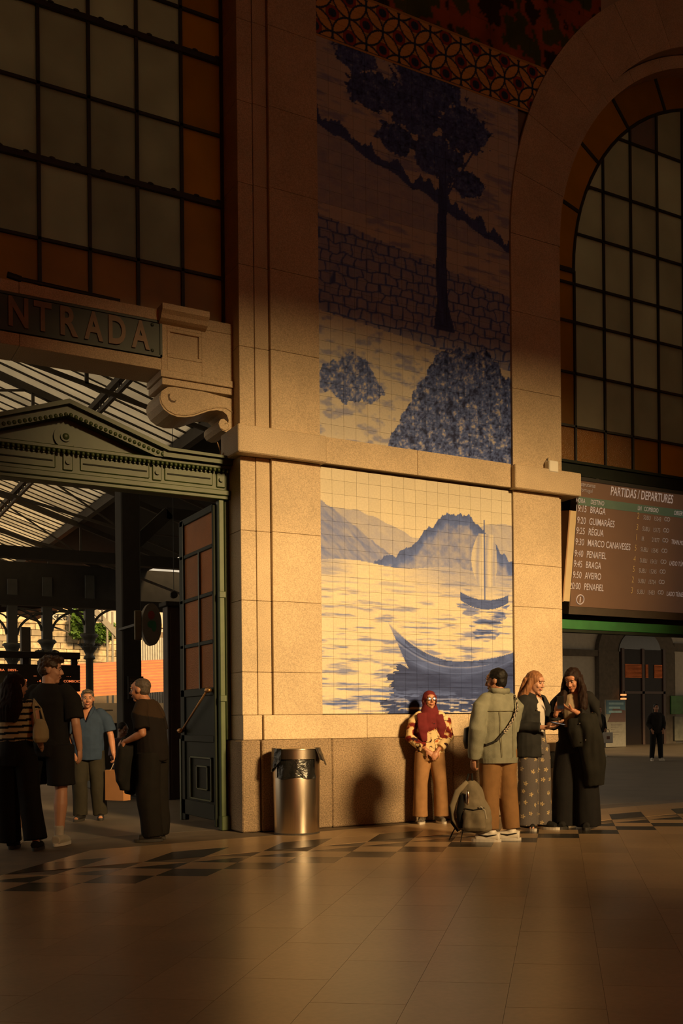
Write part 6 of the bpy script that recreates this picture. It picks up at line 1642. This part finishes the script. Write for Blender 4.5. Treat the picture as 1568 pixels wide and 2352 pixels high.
P.done(); P.face(0)
M = P.M; R3 = M.to_3x3()
hair = MB(); hair.ell(M @ V((0, .028, .034)), (.084, .098, .088), R3)
P.wear('hair', hair, MATS['near_black_hair'], .010, 1)
t = MB().loft([(0, 0, .50, .18, .13), (0, 0, 1.10 + dz, .17, .125), (0, 0, 1.27 + dz, .18, .125), (0, 0, 1.37 + dz, .16, .095), (0, .01, 1.43 + dz, .08, .07)])
for q in (-1, 1): sleeve(t, [(q * .13, 0, 1.37 + dz), (q * .19, 0, 1.30 + dz), (q * .24, -.03, 1.12 + dz)], [.062, .07, .07])
P.wear('shirt', t, CLOTH('lilac_shirt', (.10, .075, .095)), .011, 2, folds(.008, 7, 5, 4))
tr = MB().loft([(0, 0, .46, .17, .13), (0, 0, .62, .165, .125)])
for q in (-1, 1): tr.tube([(q * .09, -.02, .52), (q * .10, -.42, .52), (q * .10, -.40, .10)], [.09, .085, .07], 14)
P.wear('trousers', tr, BPA, .012, 2)
for q in (-1, 1): P.shoe((q * .10, -.40, .09), 0, MATS['dark_shoe'], SOLE_D, voxel=.010)

# ---------------------------------------------------------------- two distant people in the side concourse
def distant(label, u, v, H, psi, topc, legc, hairm):
    P = Person(label, u, v, H, psi, 'tan', .012); P.torso().head((0, -.015, 1.57), pitch=-4)
    for q in (-1, 1):
        P.leg((q * .09, 0, .90), (q * .11, -.02, .50), (q * .14, .02, .09)).foot((q * .14, .02, .09), q * 15)
        P.arm((q * .175, 0, 1.36), (q * .24, .02, 1.10), (q * .18, -.12, .92)).hand((q * .18, -.12, .92), (-q * .2, -.5, -.85), (0, .9, -.3), -q, .5)
    P.done(); P.face(0)
    h = MB(); M = P.M; R3 = M.to_3x3(); h.ell(M @ V((0, .028, .034)), (.084, .098, .09), R3); h.tube([M @ V((0, .06, .0)), (0, .08, 1.42), (0, .10, 1.32)], [.075, .08, .05], 12)
    P.wear('hair', h, hairm, .012, 1)
    t = MB().loft(TSECS(.82, 1.08))
    for q in (-1, 1): sleeve(t, [(q * .13, 0, 1.375), (q * .195, 0, 1.30), (q * .245, .02, 1.10), (q * .19, -.10, .95)], [.062, .072, .07, .058])
    P.wear('jacket', t, topc, .012, 2, folds(.008, 7, 5, 4))
    tr = trousers(MB(), [([(q * .09, 0, .90), (q * .115, -.015, .50), (q * .14, .01, .07)], [.105, .085, .07]) for q in (-1, 1)], 1.0, 1.0)
    P.wear('trousers', tr, legc, .012, 2)
    for q in (-1, 1): P.shoe((q * .14, 0, .09), q * 15, MATS['white_trainer'], SOLE_W, voxel=.012)
    return P
distant('distant person in dark clothes standing on the floor of the side concourse', 1507, 1747, 1.60, 8, CLOTH('dark_jacket', (.016, .014, .013)), CLOTH('dark_leggings', (.012, .011, .011)), MATS['near_black_hair'])
P = distant('distant person holding a white shopping bag behind the dark-haired woman', 1376, 1738, 1.58, 30, CLOTH('dark_coat_far', (.014, .012, .011)), MATS['dark_leggings'], HAIR_D)
q = held_at(P, (.20, -.20, .80))
wbag = thing('shopping_bag', 'white shopping bag with a small dark print held behind the coat', 'shopping bag', (q.x, q.y, 0), -PHI + .2)
z1 = q.z + .02
MB().box(-.16, .16, -.05, .05, z1 - .34, z1, .015).build('bag_body', mat('white_paper', (.42, .38, .33), rough=.7), wbag)
MB().box(-.05, .05, -.056, -.05, z1 - .22, z1 - .12).build('printed_mark', mat('brown_print', (.12, .05, .03)), wbag)
MB().tube([(-.07, 0, z1), (-.04, 0, z1 + .09), (.04, 0, z1 + .09), (.07, 0, z1)], .008, 6).build('bag_handle', BLACK, wbag)

# ------------------------------------------------------------------ tidy up
bpy.data.scenes.remove(_tmp)
